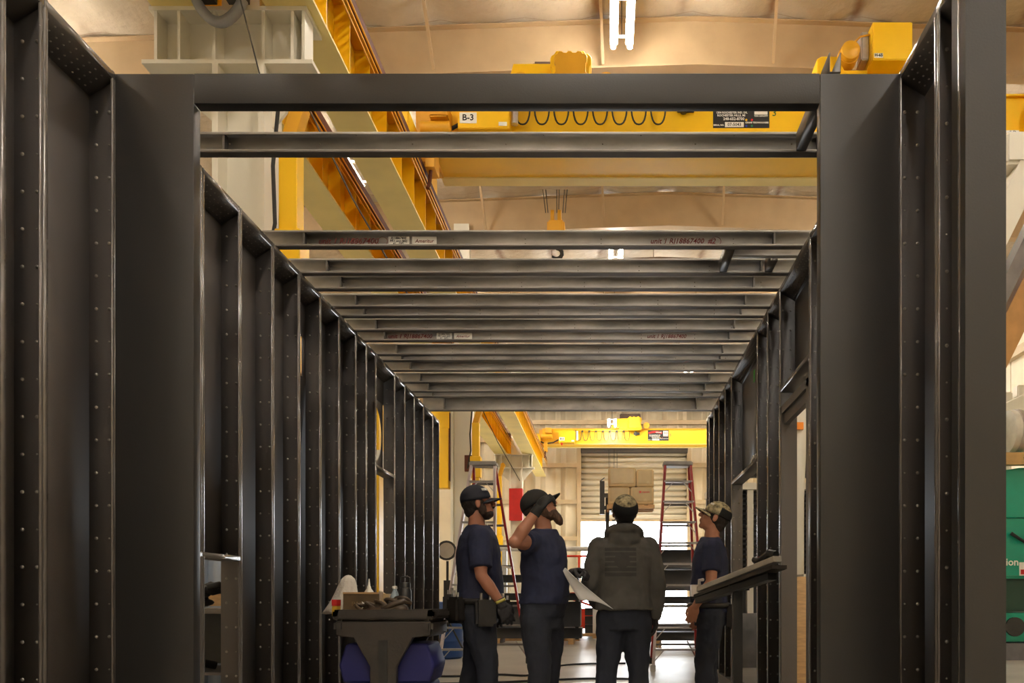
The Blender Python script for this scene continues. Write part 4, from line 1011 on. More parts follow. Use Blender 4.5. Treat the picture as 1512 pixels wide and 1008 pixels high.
# small yellow and red carton beside the box
co = thing('carton', 'small red and yellow carton squeezed beside the wooden box', 'carton', (cx_(502), 5.3, zt_))
MB().cbox(cx_(499), cx_(506), 5.28, 5.36, zt_, .96, .003).build('carton_body', mat('carton_yellow', lin((.75,.6,.15))), co); MB().box(cx_(499) - .001, cx_(506) + .001, 5.278, 5.362, .96, 1.0).build('carton_lid', red_p, co)
# glue bottle
g = thing('glue_bottle', 'white glue bottle with nozzle and yellow label', 'bottle', (cx_(545, 5.6), 5.6, zt_))
MB().lathe([(.03, zt_), (.032, zt_ + .01), (.032, zt_ + .16), (.014, zt_ + .185), (.014, zt_ + .195), (.009, zt_ + .2), (.003, zt_ + .25)], 16, (cx_(545, 5.6), 5.6, 0)).build('bottle_body', mat('white_plastic', lin((.85,.82,.75)), .4), g, True)
MB().lathe([(.0335, zt_ + .02), (.0335, zt_ + .09)], 16, (cx_(545, 5.6), 5.6, 0)).build('label_band', mat('yellow_label', lin((.8,.68,.1))), g, True)
# red spool, cardboard, blue cap bottle
rs = thing('red_canister', 'small red canister with white cap behind the wooden box', 'canister', (cx_(559, 5.63), 5.63, zt_))
MB().lathe([(.024, zt_), (.024, zt_ + .11), (.018, zt_ + .12)], 16, (cx_(559, 5.63), 5.63, 0)).build('can_body', red_p, rs, 40); MB().lathe([(.012, zt_ + .12), (.012, zt_ + .135)], 12, (cx_(559, 5.63), 5.63, 0)).build('cap', white_lbl, rs, 40)
cb = thing('cardboard_box', 'small open cardboard box on the cart', 'box', (cx_(567, 5.62), 5.62, zt_))
x0, x1 = cx_(565, 5.6), cx_(574, 5.6)
for a in ((x0, x1, 5.6, 5.604), (x0, x1, 5.68, 5.684), (x0, x0 + .004, 5.604, 5.68), (x1 - .004, x1, 5.604, 5.68)): MB().box(*a, zt_, 1.04).build('side', kraft, cb)
MB().bar((x0, 5.64, 1.04), (x0 - .03, 5.64, 1.06), .07, .004, (0, 0, 1)).build('flap', kraft, cb)
wbm = mat('clear_plastic', lin((.62,.68,.72)), .12, 0, .05, 8)
wbt = thing('water_bottle', 'clear water bottle with white cap beside the black flask', 'bottle', (cx_(583, 5.56), 5.56, zt_))
MB().lathe([(.03, zt_), (.032, zt_ + .02), (.029, zt_ + .05), (.032, zt_ + .08), (.03, zt_ + .13), (.014, zt_ + .17), (.014, zt_ + .18)], 18, (cx_(583, 5.56), 5.56, 0)).build('bottle_body', wbm, wbt, True); MB().lathe([(.016, zt_ + .18), (.016, zt_ + .2)], 14, (cx_(583, 5.56), 5.56, 0)).build('cap', white_lbl, wbt); MB().lathe([(.0325, zt_ + .055), (.0325, zt_ + .075)], 18, (cx_(583, 5.56), 5.56, 0)).build('label_band', mat('blue_label', lin((.15,.3,.6))), wbt)
fl = thing('flask', 'black insulated flask with looped carrying lid', 'flask', (cx_(598, 5.52), 5.52, zt_)); fx = cx_(598, 5.52)
MB().lathe([(.041, zt_), (.043, zt_ + .005), (.043, zt_ + .165), (.034, zt_ + .185)], 22, (fx, 5.52, 0)).build('flask_body', black, fl, 40); MB().lathe([(.037, zt_ + .187), (.037, zt_ + .215), (.033, zt_ + .225)], 20, (fx, 5.52, 0)).build('lid', black, fl, 40)
MB().tube([(fx - .03, 5.52, zt_ + .22), (fx - .032, 5.52, zt_ + .255), (fx - .02, 5.52, zt_ + .262), (fx + .02, 5.52, zt_ + .262), (fx + .032, 5.52, zt_ + .255), (fx + .03, 5.52, zt_ + .22)], .006, 8).build('carry_loop', black, fl)
# leather tool belt heap
hp = MB(); random.seed(4)
for i in range(5):
    a0 = i * .5; pts = [(cx_(532 + 15 * i, 5.3) + .05 * math.cos(a0 + q * .6), 5.335 + .045 * math.sin(a0 + q * .5) + .015 * q * .2, zt_ + .03 + (.012 * i) + .045 * math.sin(q * .38)) for q in range(9)]
    hp.tube(pts, .013, 8)
hp.ell((cx_(566, 5.3), 5.335, zt_ + .035), (.13, .055, .032), 16, 8); hp.ell((cx_(588, 5.3), 5.335, zt_ + .045), (.06, .05, .04), 14, 8)
ob = MB(); 
th = thing('leather_tool_belt', 'dark leather tool belt heaped on the cart', 'tool belt', (cx_(565, 5.3), 5.3, zt_))
lo = remesh(MB().add([tuple(v - Vector((cx_(565, 5.3), 5.3, zt_))) for v in hp.v], hp.f), 'belt_body', mat('oiled_leather', lin((.26,.21,.16)), .45, 0, .25, 14), th, .007, 2)
MB().tube([(cx_(560, 5.26), 5.30, zt_ + .04), (cx_(578, 5.26), 5.30, zt_ + .075), (cx_(594, 5.26), 5.31, zt_ + .10), (cx_(602, 5.26), 5.33, zt_ + .085), (cx_(600, 5.26), 5.33, zt_ + .06)], [.014, .019, .02, .017, .012], 10).build('strap', MATS['oiled_leather'], th, True)
MB().box(cx_(566, 5.24), cx_(581, 5.24), 5.272, 5.28, zt_ + .02, zt_ + .045).build('buckle_plate', black, th)
tag(MB().add([(cx_(526, 5.27), 5.392, .988), (cx_(533, 5.27), 5.392, .965), (cx_(526, 5.27), 5.392, .94), (cx_(526, 5.27), 5.396, .988), (cx_(533, 5.27), 5.396, .965), (cx_(526, 5.27), 5.396, .94)], [(0,1,2),(5,4,3),(0,3,4,1),(1,4,5,2),(2,5,3,0)]).build('paper_tag', white_lbl), 'small white triangular paper tag against the wooden box', 'tag')

# ---- stepladders
def ladder(name_lbl, ft, fb, cx, yf, yr, shift, rail_low, rail_up, rear_m, wtop):
    """front rails with treads, rear rails with crossbars; shift = sideways offset of the rear feet"""
    H = 3.0; l = thing('stepladder', name_lbl, 'ladder', (cx, yf, 0))
    top = Vector((cx + shift * .42, (yf * .55 + yr * .45), H))
    fl_ = [Vector((cx + s * fb / 2, yf, 0)) for s in (-1, 1)]; ftop = [top + Vector((s * ft / 2, -.06, -.03)) for s in (-1, 1)]
    rl_ = [Vector((cx + shift + s * fb * .46, yr, 0)) for s in (-1, 1)]; rtop = [top + Vector((s * ft * .47, .06, -.03)) for s in (-1, 1)]
    for i in (0, 1):
        mid = fl_[i].lerp(ftop[i], .30)
        MB().bar(fl_[i], mid, .035, .085, (0, 1, 0)).build('front_rail', rail_low, l); MB().bar(mid, ftop[i], .035, .085, (0, 1, 0)).build('front_rail', rail_up, l)
        MB().bar(rl_[i], rtop[i], .035, .06, (0, 1, 0)).build('rear_rail', rear_m, l)
        for q in (fl_[i], rl_[i]): MB().cbox(q.x - .035, q.x + .035, q.y - .06, q.y + .06, 0, .10, .008).build('rubber_foot', rubber if q is rl_[i] else alu, l)
    for k_ in range(1, 10):
        t = k_ * .305 / H; a, b_ = fl_[0].lerp(ftop[0], t), fl_[1].lerp(ftop[1], t)
        tr = MB().bar(a, b_, .09, .028).build('tread', alu, l)
        for e, s in ((a, 1), (b_, -1)): MB().bar(e + Vector((0, -.035, -.16)), e + Vector((s * .13, -.035, -.01)), .012, .022, (0, 1, 0)).build('tread_brace', alu, tr)
    for k_ in range(1, 10):
        t = k_ * .305 / H; MB().bar(rl_[0].lerp(rtop[0], t), rl_[1].lerp(rtop[1], t), .05, .03).build('rear_crossbar', mat('dull_aluminium', lin((.45,.43,.42)), .5, .5), l)
    for q in (.2, .8):
        a, b_ = rl_[0].lerp(rtop[0], .12), rl_[1].lerp(rtop[1], .12)
        MB().bar(a.lerp(b_, q), rl_[0 if q < .5 else 1] + Vector((0, 0, .08)), .012, .02).build('rear_brace', alu, l)
    MB().cbox(top.x - ft / 2 - .03, top.x + ft / 2 + .03, top.y - .12, top.y + .12, H - .05, H + .02, .015).build('top_cap', mat('ladder_cap', lin((.62,.60,.58)), .4, .3), l)
    for i in (0, 1): MB().bar(fl_[i].lerp(ftop[i], .5), rl_[i].lerp(rtop[i], .5), .01, .03).build('spreader', alu, l)
    return l
pinkish = mat('pale_ladder_rail', lin((.80,.74,.74)), .4, .2, .06, 12)
ladder('tall stepladder with pale rails, standing behind the man with the tool belt', .34, .80, -1.95, 11.3, 12.75, .36, pinkish, pinkish, ladder_red, .34)
ladder('tall red fiberglass stepladder beside the man in camouflage cap and glasses', .37, .78, 1.04, 11.3, 12.75, .02, pinkish, ladder_red, ladder_red, .37)

# ---- tilted saw-stand rail by the wall
P, Q = Vector((1.0, 4.74, 1.237)), Vector((.665, 5.92, 1.068))
st = thing('saw_stand', 'tilted aluminium rail stand with dark board, beside the doorway', 'stand', (.85, 5.3, 0))
d = (Q - P).normalized(); up = Vector((0, 0, 1))
MB().bar(P, Q, .055, .036).build('rail', mat('worn_aluminium', lin((.72,.69,.64)), .35, .15, .2, 8), st, bevel=.004)
MB().bar(P + Vector((0, 0, -.05)) - d * .02, Q + Vector((0, 0, -.05)), .10, .022).build('under_board', mat('dark_board', lin((.20,.17,.14)), .6), st)
MB().bar(P + Vector((-.02, .05, -.10)), Q + Vector((0, -.1, -.075)), .06, .04).build('brace_bar', black, st)
MB().tube([P + d * .02 + Vector((0, 0, .03)), P + d * .1 + Vector((0, 0, .055)), P + d * .24 + Vector((0, 0, .03)), P + d * .3 + Vector((0, 0, .05))], .022, 8).build('clamp_handle', black, st)
MB().cbox(.93, .985, 5.0, 5.07, 1.225, 1.265, .01).build('clamp_pad', red_p, st)
MB().box(Q.x - .05, Q.x + .05, Q.y - .06, Q.y + .02, Q.z - .045, Q.z + .04).tube([(Q.x, Q.y - .12, Q.z + .04), (Q.x, Q.y - .12, Q.z + .07), (Q.x + .03, Q.y - .1, Q.z + .075)], .012, 8).build('end_clamp', alu, st)
MB().bar((.855, 5.3, 0.05), (.855, 5.3, 1.1), .06, .06).build('post', black, st); MB().box(.80, .93, 5.27, 5.33, 1.06, 1.11).build('post_head', black, st)
for (fx_, fy_) in ((.62, 5.05), (1.12, 5.1), (.85, 5.75)):
    lg = MB().tube([(.855, 5.3, .42), (fx_, fy_, .04)], .022, 8).build('leg', black, st); MB().tube([(fx_ - (fx_ - .855) * .12, fy_ - (fy_ - 5.3) * .12, .085), (fx_, fy_, .03)], .03, 8).build('foot', mat('orange_rubber', lin((.85,.45,.08))), lg)

# ---- work bench seen through the low opening of the wall
wbn = thing('work_bench', 'steel work bench with wooden back seen through the low wall opening', 'bench', (-3.2, 6.2, 0))
MB().cbox(-4.1, -2.62, 5.75, 6.5, .90, .935, .006).build('bench_top', mat('bench_grey', lin((.42,.40,.38)), .5, .2), wbn)
for x_ in (-4.05, -2.68):
    for y_ in (5.8, 6.42): MB().box(x_, x_ + .05, y_, y_ + .05, 0, .9).build('leg', steel, wbn)
MB().box(-4.05, -2.68, 5.8, 6.45, .46, .48).build('lower_shelf', steel, wbn)
MB().box(-4.05, -2.68, 6.40, 6.44, .5, .9).build('back_panel', black, wbn)
MB().box(-4.0, -2.72, 6.44, 6.47, .95, 1.10).box(-2.80, -2.76, 6.40, 6.44, .935, 1.33).build('wood_back', wood, wbn)
tb = MB(); random.seed(9)
for i in range(6): 
    a = i * .9; tb.tube([(-3.12 + .05 * i + .08 * math.cos(a + q), 5.95 + .06 * math.sin(a + q), .99 + .02 * i + .02 * math.sin(q * 2)) for q in range(6)], .026, 8)
bag = thing('tool_bag', 'dark tool bag slumped on the bench', 'bag', (-3.05, 5.95, .937)); bag_b = tb.ell((-3.05, 5.97, .98), (.17, .1, .04), 14, 8).build('bag_body', leather, bag, True); MB().tube([(-3.15, 5.95, 1.02), (-3.08, 5.93, 1.10), (-2.98, 5.93, 1.09), (-2.92, 5.95, 1.0)], .014, 8).build('bag_handle', leather, bag, True)
hs = MB().tube([(-2.98, 6.5, 1.12), (-2.98, 6.5, 1.22), (-2.94, 6.5, 1.30), (-2.86, 6.48, 1.33), (-2.79, 6.46, 1.32)], .014, 8).tube([(-2.79, 6.46, 1.32), (-2.76, 6.46, 1.2), (-2.75, 6.46, .96)], .012, 8)
tag(hs.build('air_hose', rubber, smooth=True), 'black air hose looped over the wooden bench back', 'hose')
for k in range(2): tag(MB().tube([(-3.1 + .16 * k, 5.9, .515), (-3.1 + .16 * k, 5.95, .535), (-3.04 + .16 * k, 6.0, .515)], .03, 8).build('tool_roll', mat('lime_cloth', lin((.35,.55,.10)), .7) if k != 1 else leather, smooth=True), ('lime green tool roll on the lower bench shelf', 'brown tool roll next to the green one on the shelf')[k], 'tool roll', 'rolls on the bench shelf')
# ---- pale corrugated sheets standing beyond the opening
rk = thing('corrugated_stack', 'pale corrugated wall sheets standing upright behind the enclosure', 'sheet stack', (-4.4, 14.4, 0)); cm = mat('pale_corrugated', lin((.80,.84,.86)), .4, .1, .06, 3)
x = -5.6; k = 0
while x < -3.05:
    MB().sheet([(x, 14.4), (x + .06, 14.4), (x + .09, 14.34), (x + .19, 14.34), (x + .22, 14.4), (x + .28, 14.4)], .1, 2.72 - .03 * (k % 3), 'z').build('corrugated_sheet', cm, rk, solid=.004); x += .285; k += 1
MB().bar((-5.6, 14.3, 2.9), (-3.05, 14.3, 2.66), .06, .12).build('top_rail', girt_m, rk); MB().box(-5.6, -3.05, 14.42, 14.5, 0, .12).build('foot_beam', wood, rk)
rk2 = thing('siding_screen', 'blue-grey corrugated sheets standing behind the work bench', 'sheet stack', (-4.3, 7.6, 0))
for k in range(9):
    x = -5.4 + .24 * k; MB().sheet([(x, 7.6), (x + .05, 7.6), (x + .08, 7.55), (x + .16, 7.55), (x + .19, 7.6), (x + .24, 7.6)], 0, 2.2, 'z').build('corrugated_sheet', mat('blue_grey_sheet', lin((.50,.54,.60)), .4, .2, .08, 3), rk2, solid=.004)
# ---- work light, drum, scrap
wl = thing('work_light', 'black round work light on a tripod in front of the pale sheets', 'work light', (-2.66, 12.6, 0)); hx_, hy_, hz_ = -2.47, 12.6, 1.76
MB().lathe([(.07, .22), (.13, .16), (.15, 0), (.155, -.03)], 20, (hx_, hy_, hz_), 'y').build('lamp_head', black, wl, 40); MB().lathe([(.125, -.02), (.12, -.035)], 20, (hx_, hy_, hz_), 'y').build('lens', mat('lamp_lens', lin((.70,.67,.62)), .15), wl)
MB().tube([(hx_, hy_ + .05, 1.6), (hx_, hy_ + .05, .5)], .02, 8).box(hx_ - .05, hx_ + .05, hy_, hy_ + .1, 1.0, 1.3).build('mast', black, wl)
for a in (0, 2.1, 4.2): MB().tube([(hx_, hy_ + .05, .7), (hx_ + .35 * math.cos(a), hy_ + .05 + .35 * math.sin(a), .02)], .014, 6).build('leg', black, wl)
dm = thing('plastic_drum', 'blue plastic drum with yellow and red label strips', 'drum', (-2.85, 14.0, 0))
MB().lathe([(.27, 0), (.3, .03), (.3, .28), (.31, .30), (.3, .33), (.3, .62), (.31, .64), (.3, .67), (.3, .92), (.27, .96), (.1, .97)], 26, (-2.75, 13.9, 0)).build('drum_body', mat('drum_blue', lin((.13,.28,.52)), .4, 0, .08, 6), dm, 40); MB().box(-2.97, -2.86, 13.585, 13.6, .45, .9).build('yellow_strip', mat('strip_yellow', lin((.85,.75,.1))), dm)
MB().box(-2.95, -2.9, 13.57, 13.585, .72, .88).build('red_strip', red_p, dm)
sp_ = MB(); random.seed(21)
for i in range(90):
    c = Vector((-3.4 + random.uniform(-.4, .4), 17.0 + random.uniform(-.2, .25), .03 + random.random() * .12)); a = random.random() * 6.3; r = random.uniform(.03, .09)
    sp_.tube([c + Vector((r * math.cos(a + q), r * math.sin(a + q), .02 * math.sin(q * 2))) for q in (0, .8, 1.6, 2.4, 3.2)], .007, 5)
tag(sp_.build('metal_shavings', alu, smooth=True), 'heap of curled metal offcuts beside the pale stepladder', 'scrap', kind='stuff')
# ---- extension cords on the floor
def cord(pts, lbl):
    vs = []; n = len(pts)
    for i in range(n - 1):
        p0, p1, p2, p3 = (Vector((*pts[max(0, min(n-1, i + q))], .015)) for q in (-1, 0, 1, 2))
        for q in range(6):
            t = q / 6; vs.append(.5 * ((2*p1) + (-p0 + p2)*t + (2*p0 - 5*p1 + 4*p2 - p3)*t*t + (-p0 + 3*p1 - 3*p2 + p3)*t**3))
    vs.append(Vector((*pts[-1], .015))); tag(MB().tube(vs, .014, 8).build('extension_cord', rubber, smooth=True), lbl, 'cord')
cord([(-2.15, 10.45), (-1.75, 10.5), (-1.4, 10.7), (-1.0, 10.6), (-.9, 11.6), (-.5, 12.4), (.3, 12.6)], 'black extension cord winding past the pale stepladder feet')
cord([(-2.1, 9.5), (-1.6, 9.6), (-1.15, 9.75), (-.7, 10.0), (-.2, 10.15), (.4, 10.1)], 'black extension cord crossing in front of the pale stepladder feet')
# ---- white tube frame on timber blocks
wf = thing('tube_frame', 'white tube frame on timber blocks beyond the stepladders', 'frame', (-.9, 20, 0)); wt = mat('white_tube_paint', lin((.85,.84,.82)), .4)
MB().tube([(-2.7, 20, 2.25), (1.1, 20, 2.25)], .06, 10).build('top_rail', wt, wf)
for x_ in (-2.5, -.27, 1.05): MB().box(x_ - .06, x_ + .06, 19.95, 20.05, .12, 2.25).build('post', wt, wf)
MB().box(-2.8, 1.2, 19.85, 20.15, .10, .17).build('base_rail', wood, wf)
for x_ in (-2.3, -.9, .1): MB().box(x_ - .25, x_ + .25, 19.7, 20.3, 0, .10).build('timber_block', wood, wf)
# ---- dark steel stacks
darkst = mat('stack_dark_steel', lin((.22,.22,.23)), .5, .2, .15, 3)
def steel_stack(lbl, x0, x1, y, layers):
    s_ = thing('steel_stack', lbl, 'steel stack', ((x0 + x1) / 2, y, 0))
    for (z0, z1, dx) in layers:
        MB().sheet([(y - .02, z1), (y, z1), (y + .05, z1), (y + .05, z0), (y, z0), (y - .02, z0)], x0 + dx, x1 - dx, 'x').build('channel', darkst, s_, solid=.012)
        MB().box(x0 + dx, x1 - dx, y + .06, y + 1.0, z0, z1).build('plate', darkst, s_)
    for x_ in (x0 + .2, x1 - .3): MB().box(x_, x_ + .12, y - .05, y + 1.0, 0, layers[0][0] - .008).build('timber_block', wood, s_)
steel_stack('dark steel channels stacked behind the pale stepladder', -2.7, -.55, 18.2, ((.14, .36, 0), (.40, .95, .03), (.99, 1.14, .0), (1.4, 1.55, .1)))
steel_stack('dark steel channels stacked behind the red stepladder', .85, 2.7, 17.2, ((.14, .30, 0), (.34, .48, .02), (.92, 1.06, .0), (1.2, 1.62, .02), (1.66, 2.05, .05)))
for n_ in ('steel_stack', 'steel_stack.001'):
    r = bpy.data.objects[n_]
    for x_, y_ in (((-2.6, 18.25), (-.7, 18.25)) if n_ == 'steel_stack' else ((.95, 17.25), (2.55, 17.25))):
        MB().box(x_, x_ + .08, y_ + .1, y_ + .9, .1, 1.5 if n_ == 'steel_stack' else 2.0).build('rack_upright', darkst, r)
steel_stack('dark steel channels under the white tube frame', -.55, .75, 21.0, ((.14, .34, 0), (.38, .56, .0), (.6, .78, .0)))
# ---- scissor lift
sl = thing('scissor_lift', 'small orange-red scissor lift parked beyond the white frame', 'lift', (-.75, 23.0, 0)); orr = mat('lift_orange', lin((.85,.22,.10)), .4)
MB().cbox(-1.3, -.2, 22.4, 23.6, .2, .75, .04).build('chassis', orr, sl)
for x_ in (-1.2, -.35):
    for y_ in (22.45, 23.5): MB().lathe([(.2, -.08), (.2, .08)], 18, (x_, y_, .2), 'y').build('wheel', mat('lift_wheel', lin((.5,.45,.42)), .6), sl)
for a in ((-1.2, -.3), (-.3, -1.2)):
    MB().bar((a[0], 22.6, .8), (a[1], 22.6, 1.1), .06, .08, (0, 1, 0)).build('scissor_arm', orr, sl)
MB().box(-1.3, -.2, 22.4, 23.6, 1.12, 1.2).build('deck', orr, sl)
for x_ in (-1.28, -.75, -.22): MB().tube([(x_, 22.42, 1.2), (x_, 22.42, 2.2)], .03, 8).build('guard_post', orr, sl)
for z_ in (1.7, 2.2): MB().tube([(-1.28, 22.42, z_), (-.22, 22.42, z_)], .03, 8).build('guard_rail', orr, sl)
# ---- forklift with palletised boxes
fk = thing('forklift', 'forklift with raised mast holding wrapped boxes before the door', 'forklift', (.35, 26.5, 0)); fm = mat('forklift_grey', lin((.20,.20,.21)), .45)
for x_ in (-.02, .55): MB().box(x_, x_ + .12, 25.9, 26.1, .1, 4.3).build('mast_rail', fm, fk)
for z_ in (1.2, 2.6, 4.2): MB().box(-.02, .67, 25.95, 26.05, z_, z_ + .1).build('mast_crossbar', fm, fk)
MB().box(-.15, .8, 25.75, 25.88, 3.85, 3.97).box(-.15, .8, 25.75, 25.88, 4.25, 4.37).box(-.2, -.05, 25.7, 25.9, 3.7, 4.75).build('carriage', fm, fk)
for z_ in (4.5, 4.75): MB().bar((-.2, 25.8, z_), (-.05, 25.8, z_ + .12), .03, .03).build('backrest_bar', fm, fk)
for x_ in (.1, .55): MB().box(x_, x_ + .13, 24.6, 25.8, 3.70, 3.745).build('fork', fm, fk)
MB().cbox(-.2, .9, 26.3, 28.3, .3, 1.1, .08).build('chassis', mat('forklift_orange', lin((.75,.4,.08)), .4), fk); MB().cbox(-.2, .9, 27.7, 28.5, .3, 1.4, .12).build('counterweight', fm, fk)
for x_ in (-.18, .88): 
    for y_ in (26.5, 27.9): MB().tube([(x_, y_, 1.1), (x_, y_, 2.15)], .03, 8).build('cage_post', fm, fk)
MB().cbox(-.2, .92, 26.4, 28.0, 2.15, 2.22, .02).build('cage_roof', fm, fk); MB().cbox(.1, .6, 27.1, 27.6, 1.1, 1.2, .04).cbox(.1, .6, 27.5, 27.62, 1.2, 1.7, .04).build('seat', black, fk)
for x_ in (-.22, .72):
    for y_ in (26.5, 28.0): MB().lathe([(.3, 0), (.32, .05), (.32, .15), (.3, .2)], 20, (x_, y_, .3 + .02), 'x').build('wheel', rubber, fk)
pt = thing('pallet', 'wooden pallet lifted on the forks under the wrapped boxes', 'pallet', (.8, 25, 3.745))
for k in range(5): MB().box(.02 + .31 * k, .22 + .31 * k, 24.5, 25.6, 3.84, 3.865).build('deck_board', wood, pt)
for y_ in (24.5, 25.0, 25.52): MB().box(.02, 1.46, y_, y_ + .08, 3.747, 3.84).build('stringer', wood, pt)
for i, (x0, x1, z0, z1, lb) in enumerate(((.06, .72, 3.868, 4.40, 'wrapped kraft carton on the pallet, below, with plain sides'), (.735, 1.44, 3.868, 4.40, 'wrapped kraft carton on the pallet, below, printed in red'), (.06, .90, 4.403, 4.98, 'large wrapped kraft carton in the upper tier on the forklift pallet'), (.915, 1.44, 4.403, 4.93, 'small wrapped kraft carton in the upper tier on the forklift pallet'))):
    b_ = thing('carton_box', lb, 'box', ((x0 + x1) / 2, 25, z0)); bo_ = MB().cbox(x0, x1, 24.55, 25.55, z0, z1, .03).build('box_body', kraft, b_)
    MB().cbox(x0 + .06, x1 - .06, 24.535, 24.55, z0 + .1, z1 - .02, .005).build('wrapped_end', mat('wrapped_kraft', lin((.66,.58,.42)), .25, 0, .08, 6), b_)
    if i == 1:
        MB().box(1.0, 1.06, 24.528, 24.536, 4.22, 4.28).build('red_mark', red_p, b_); text_mesh('red_print', 'masonite', .06, red_p, b_, (1.2, 24.53, 4.25), (1, 0, 0), (0, 0, 1), bold=.002)
# ---- right-hand side, seen through the wall openings and past the end post
ru = thing('radiator_unit', 'dark louvred radiator unit with white posts beyond the doorway', 'radiator', (2.4, 12, 0))
MB().box(1.62, 3.3, 12.1, 13.2, .8, 2.62).build('housing', black, ru)
for x_ in (1.66, 2.08, 2.72, 3.1): MB().box(x_, x_ + .09, 11.97, 12.1, .75, 2.7).build('white_post', white_p, ru)
for k in range(18):
    z_ = 1.3 + .075 * k; MB().bar((1.64, 12.06, z_), (3.28, 12.06, z_), .08, .012, (0, -.5, 1)).build('louvre', mat('louvre_grey', lin((.30,.30,.31)), .4, .4), ru)
MB().box(1.6, 3.32, 11.95, 13.2, 2.62, 2.72).build('top_rail', white_p, ru); MB().lathe([(.16, 1.55), (.16, 3.4)], 18, (0, 12.3, 3.0), 'x').box(1.9, 2.0, 12.2, 12.4, 2.7, 2.9).build('intake_pipe', black, ru)
MB().box(1.6, 3.32, 11.95, 13.2, .0, .8).build('base_tank', mat('galvanised', lin((.52,.52,.53)), .35, .6, .25, 4), ru)
du = thing('exhaust_duct', 'white curved exhaust duct rising beyond the doorway', 'duct', (2.75, 11.3, 0))
MB().tube([(2.72, 11.5, .0), (2.70, 11.5, 1.4), (2.70, 11.5, 2.4), (2.74, 11.5, 3.3), (2.86, 11.5, 4.1), (3.1, 11.5, 4.8)], .10, 14).build('duct_tube', white_p, du, True); MB().box(2.66, 2.76, 11.36, 11.41, 3.38, 3.48).build('amber_lamp', mat('amber_plastic', lin((.95,.55,.05)), .3), du)
tag(MB().bar((1.96, 8.0, 0.0), (1.96, 8.25, 1.23), .6, .02, (0, 1, 0)).build('plywood_sheet', wood), 'plywood sheet leaning outside the doorway', 'plywood')
# green generator
gn = thing('generator_set', 'large green diesel generator on a dark skid', 'generator', (7.6, 14, 0)); gx = 6.4
MB().box(gx, 10.2, 13.4, 15.2, .0, .28).build('skid_rail', mat('skid_grey', lin((.42,.42,.44)), .4, .3), gn); MB().cbox(gx + .05, 10.1, 13.5, 15.0, .3, .78, .03).build('skid', green_p, gn)
MB().lathe([(.16, 13.46), (.16, 13.5)], 18, (6.78, 0, .55), 'y').build('lifting_eye', black, gn)
MB().cbox(gx + .02, 9.9, 13.6, 14.9, .8, 1.35, .03).build('sump', mat('deep_green', lin((.02,.22,.17)), .4), gn)
MB().cbox(gx, 9.9, 13.5, 15.0, 1.35, 2.35, .05).build('engine_block', green_p, gn); MB().prism([(gx, 2.36), (gx + .05, 2.95), (gx - .02, 3.0), (gx, 3.12), (gx + .5, 3.2), (9.6, 3.2), (9.6, 2.36)], 13.55, 14.9, 'y').build('upper_cowl', green_p, gn, bevel=.02)
MB().tube([(gx + .3, 13.45, 2.1), (gx + .5, 13.4, 1.95), (gx + .9, 13.42, 2.2)], .03, 8).build('coolant_hose', rubber, gn)
cr_ = MB().box(gx - .05, 9.4, 13.35, 13.5, 3.22, 3.42).build('tan_crossmember', mat('tan_paint', lin((.72,.58,.36)), .5), gn); text_mesh('maker_emblem', 'C', .2, ink, cr_, (6.92, 13.34, 3.32), (1, 0, 0), (0, 0, 1), bold=.006)
MB().box(gx - .02, gx + .22, 13.9, 14.2, 3.42, 4.2).build('bracket', green_p, gn); MB().lathe([(.2, 6.72), (.36, 6.75), (.36, 7.9), (.3, 8.0)], 24, (0, 13.7, 3.82), 'x').build('air_filter', mat('filter_white', lin((.82,.80,.74)), .45), gn, 35); MB().lathe([(.38, 6.85), (.38, 6.93)], 24, (0, 13.7, 3.82), 'x').build('filter_band', alu, gn, 35)
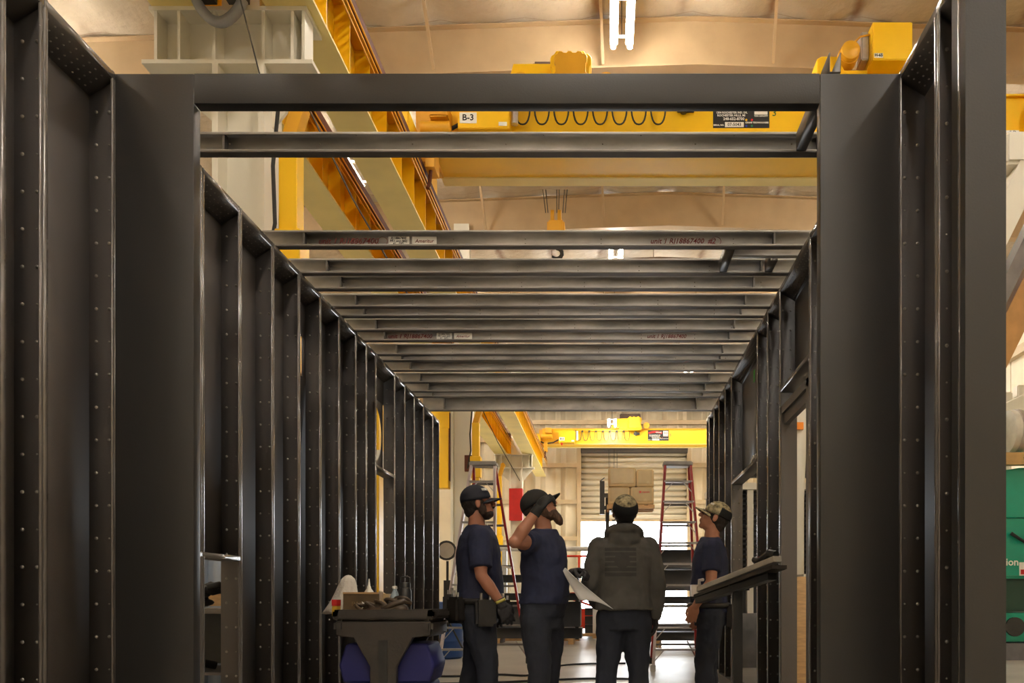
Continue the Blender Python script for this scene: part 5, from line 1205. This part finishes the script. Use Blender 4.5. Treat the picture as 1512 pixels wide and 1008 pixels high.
text_mesh('lettering', 'Generation', .17, white_lbl, gn, (6.85, 13.49, 1.62), (1, 0, 0), (0, 0, 1), 'RIGHT', bold=.003); stk = MB().box(6.86, 7.06, 13.488, 13.498, 1.02 + .38, 1.62).build('warning_sticker', white_lbl, gn); MB().box(6.88, 7.0, 13.482, 13.488, 1.42, 1.50).build('red_mark', red_p, stk); MB().lathe([(.05, 13.49), (.05, 13.5)], 12, (7.02, 0, 2.02), 'y').build('brass_plug', mat('brass', lin((.6,.45,.15)), .35, .7), gn)
# white shelf and boom behind the generator
sh = thing('white_canopy', 'white sheet-metal canopy behind the generator air filter', 'canopy', (8.5, 17, 0)); MB().prism([(8.2, 4.4), (8.2, 5.05), (9.6, 5.7), (12 - .3, 5.7), (12 - .3, 4.4)], 17, 19, 'y').build('canopy_shell', white_p, sh, bevel=.02)
for x_ in (8.5, 11.2): MB().box(x_, x_ + .15, 17.4, 17.55, 0, 4.4).build('leg', white_p, sh)
for k in range(3): MB().cbox(8.3 + .32 * k, 8.52 + .32 * k, 17.02, 17.25, 5.1 + .15 * k, 5.35 + .15 * k, .02).build('top_bracket', white_p, sh)
bm_ = thing('lift_boom', 'white inclined lift boom rising beside the end post', 'boom', (2.9, 10.2, 0)); A_, B_ = Vector((2.72, 10.2, 1.2)), Vector((5.95, 10.2, 7.82))
MB().bar(A_, B_, .3, .46, (0, 1, 0)).build('boom_section', white_p, bm_); MB().bar(A_ + Vector((.36, .02, -.2)), B_ + Vector((.36, .02, -.2)), .16, .3, (0, 1, 0)).build('lift_cylinder', mat('dull_steel', lin((.45,.43,.42)), .5, .3), bm_)
MB().bar(A_ + Vector((.62, .1, -.35)), B_ + Vector((.62, .1, -.35)), .3, .34, (0, 1, 0)).build('tan_hose_guard', mat('tan_guard', lin((.68,.5,.28)), .5), bm_)
MB().cbox(4.9, 5.2, 9.95, 10.4, 6.35, 6.75, .04).build('knuckle', white_p, bm_); MB().cbox(2.25, 3.5, 9.5, 10.8, .3, 1.3, .08).build('turret', white_p, bm_)
for x_ in (2.5, 3.25):
    for y_ in (9.55, 10.75): MB().lathe([(.35, -.1), (.35, .1)], 18, (x_, y_, .35), 'y').build('wheel', rubber, bm_)
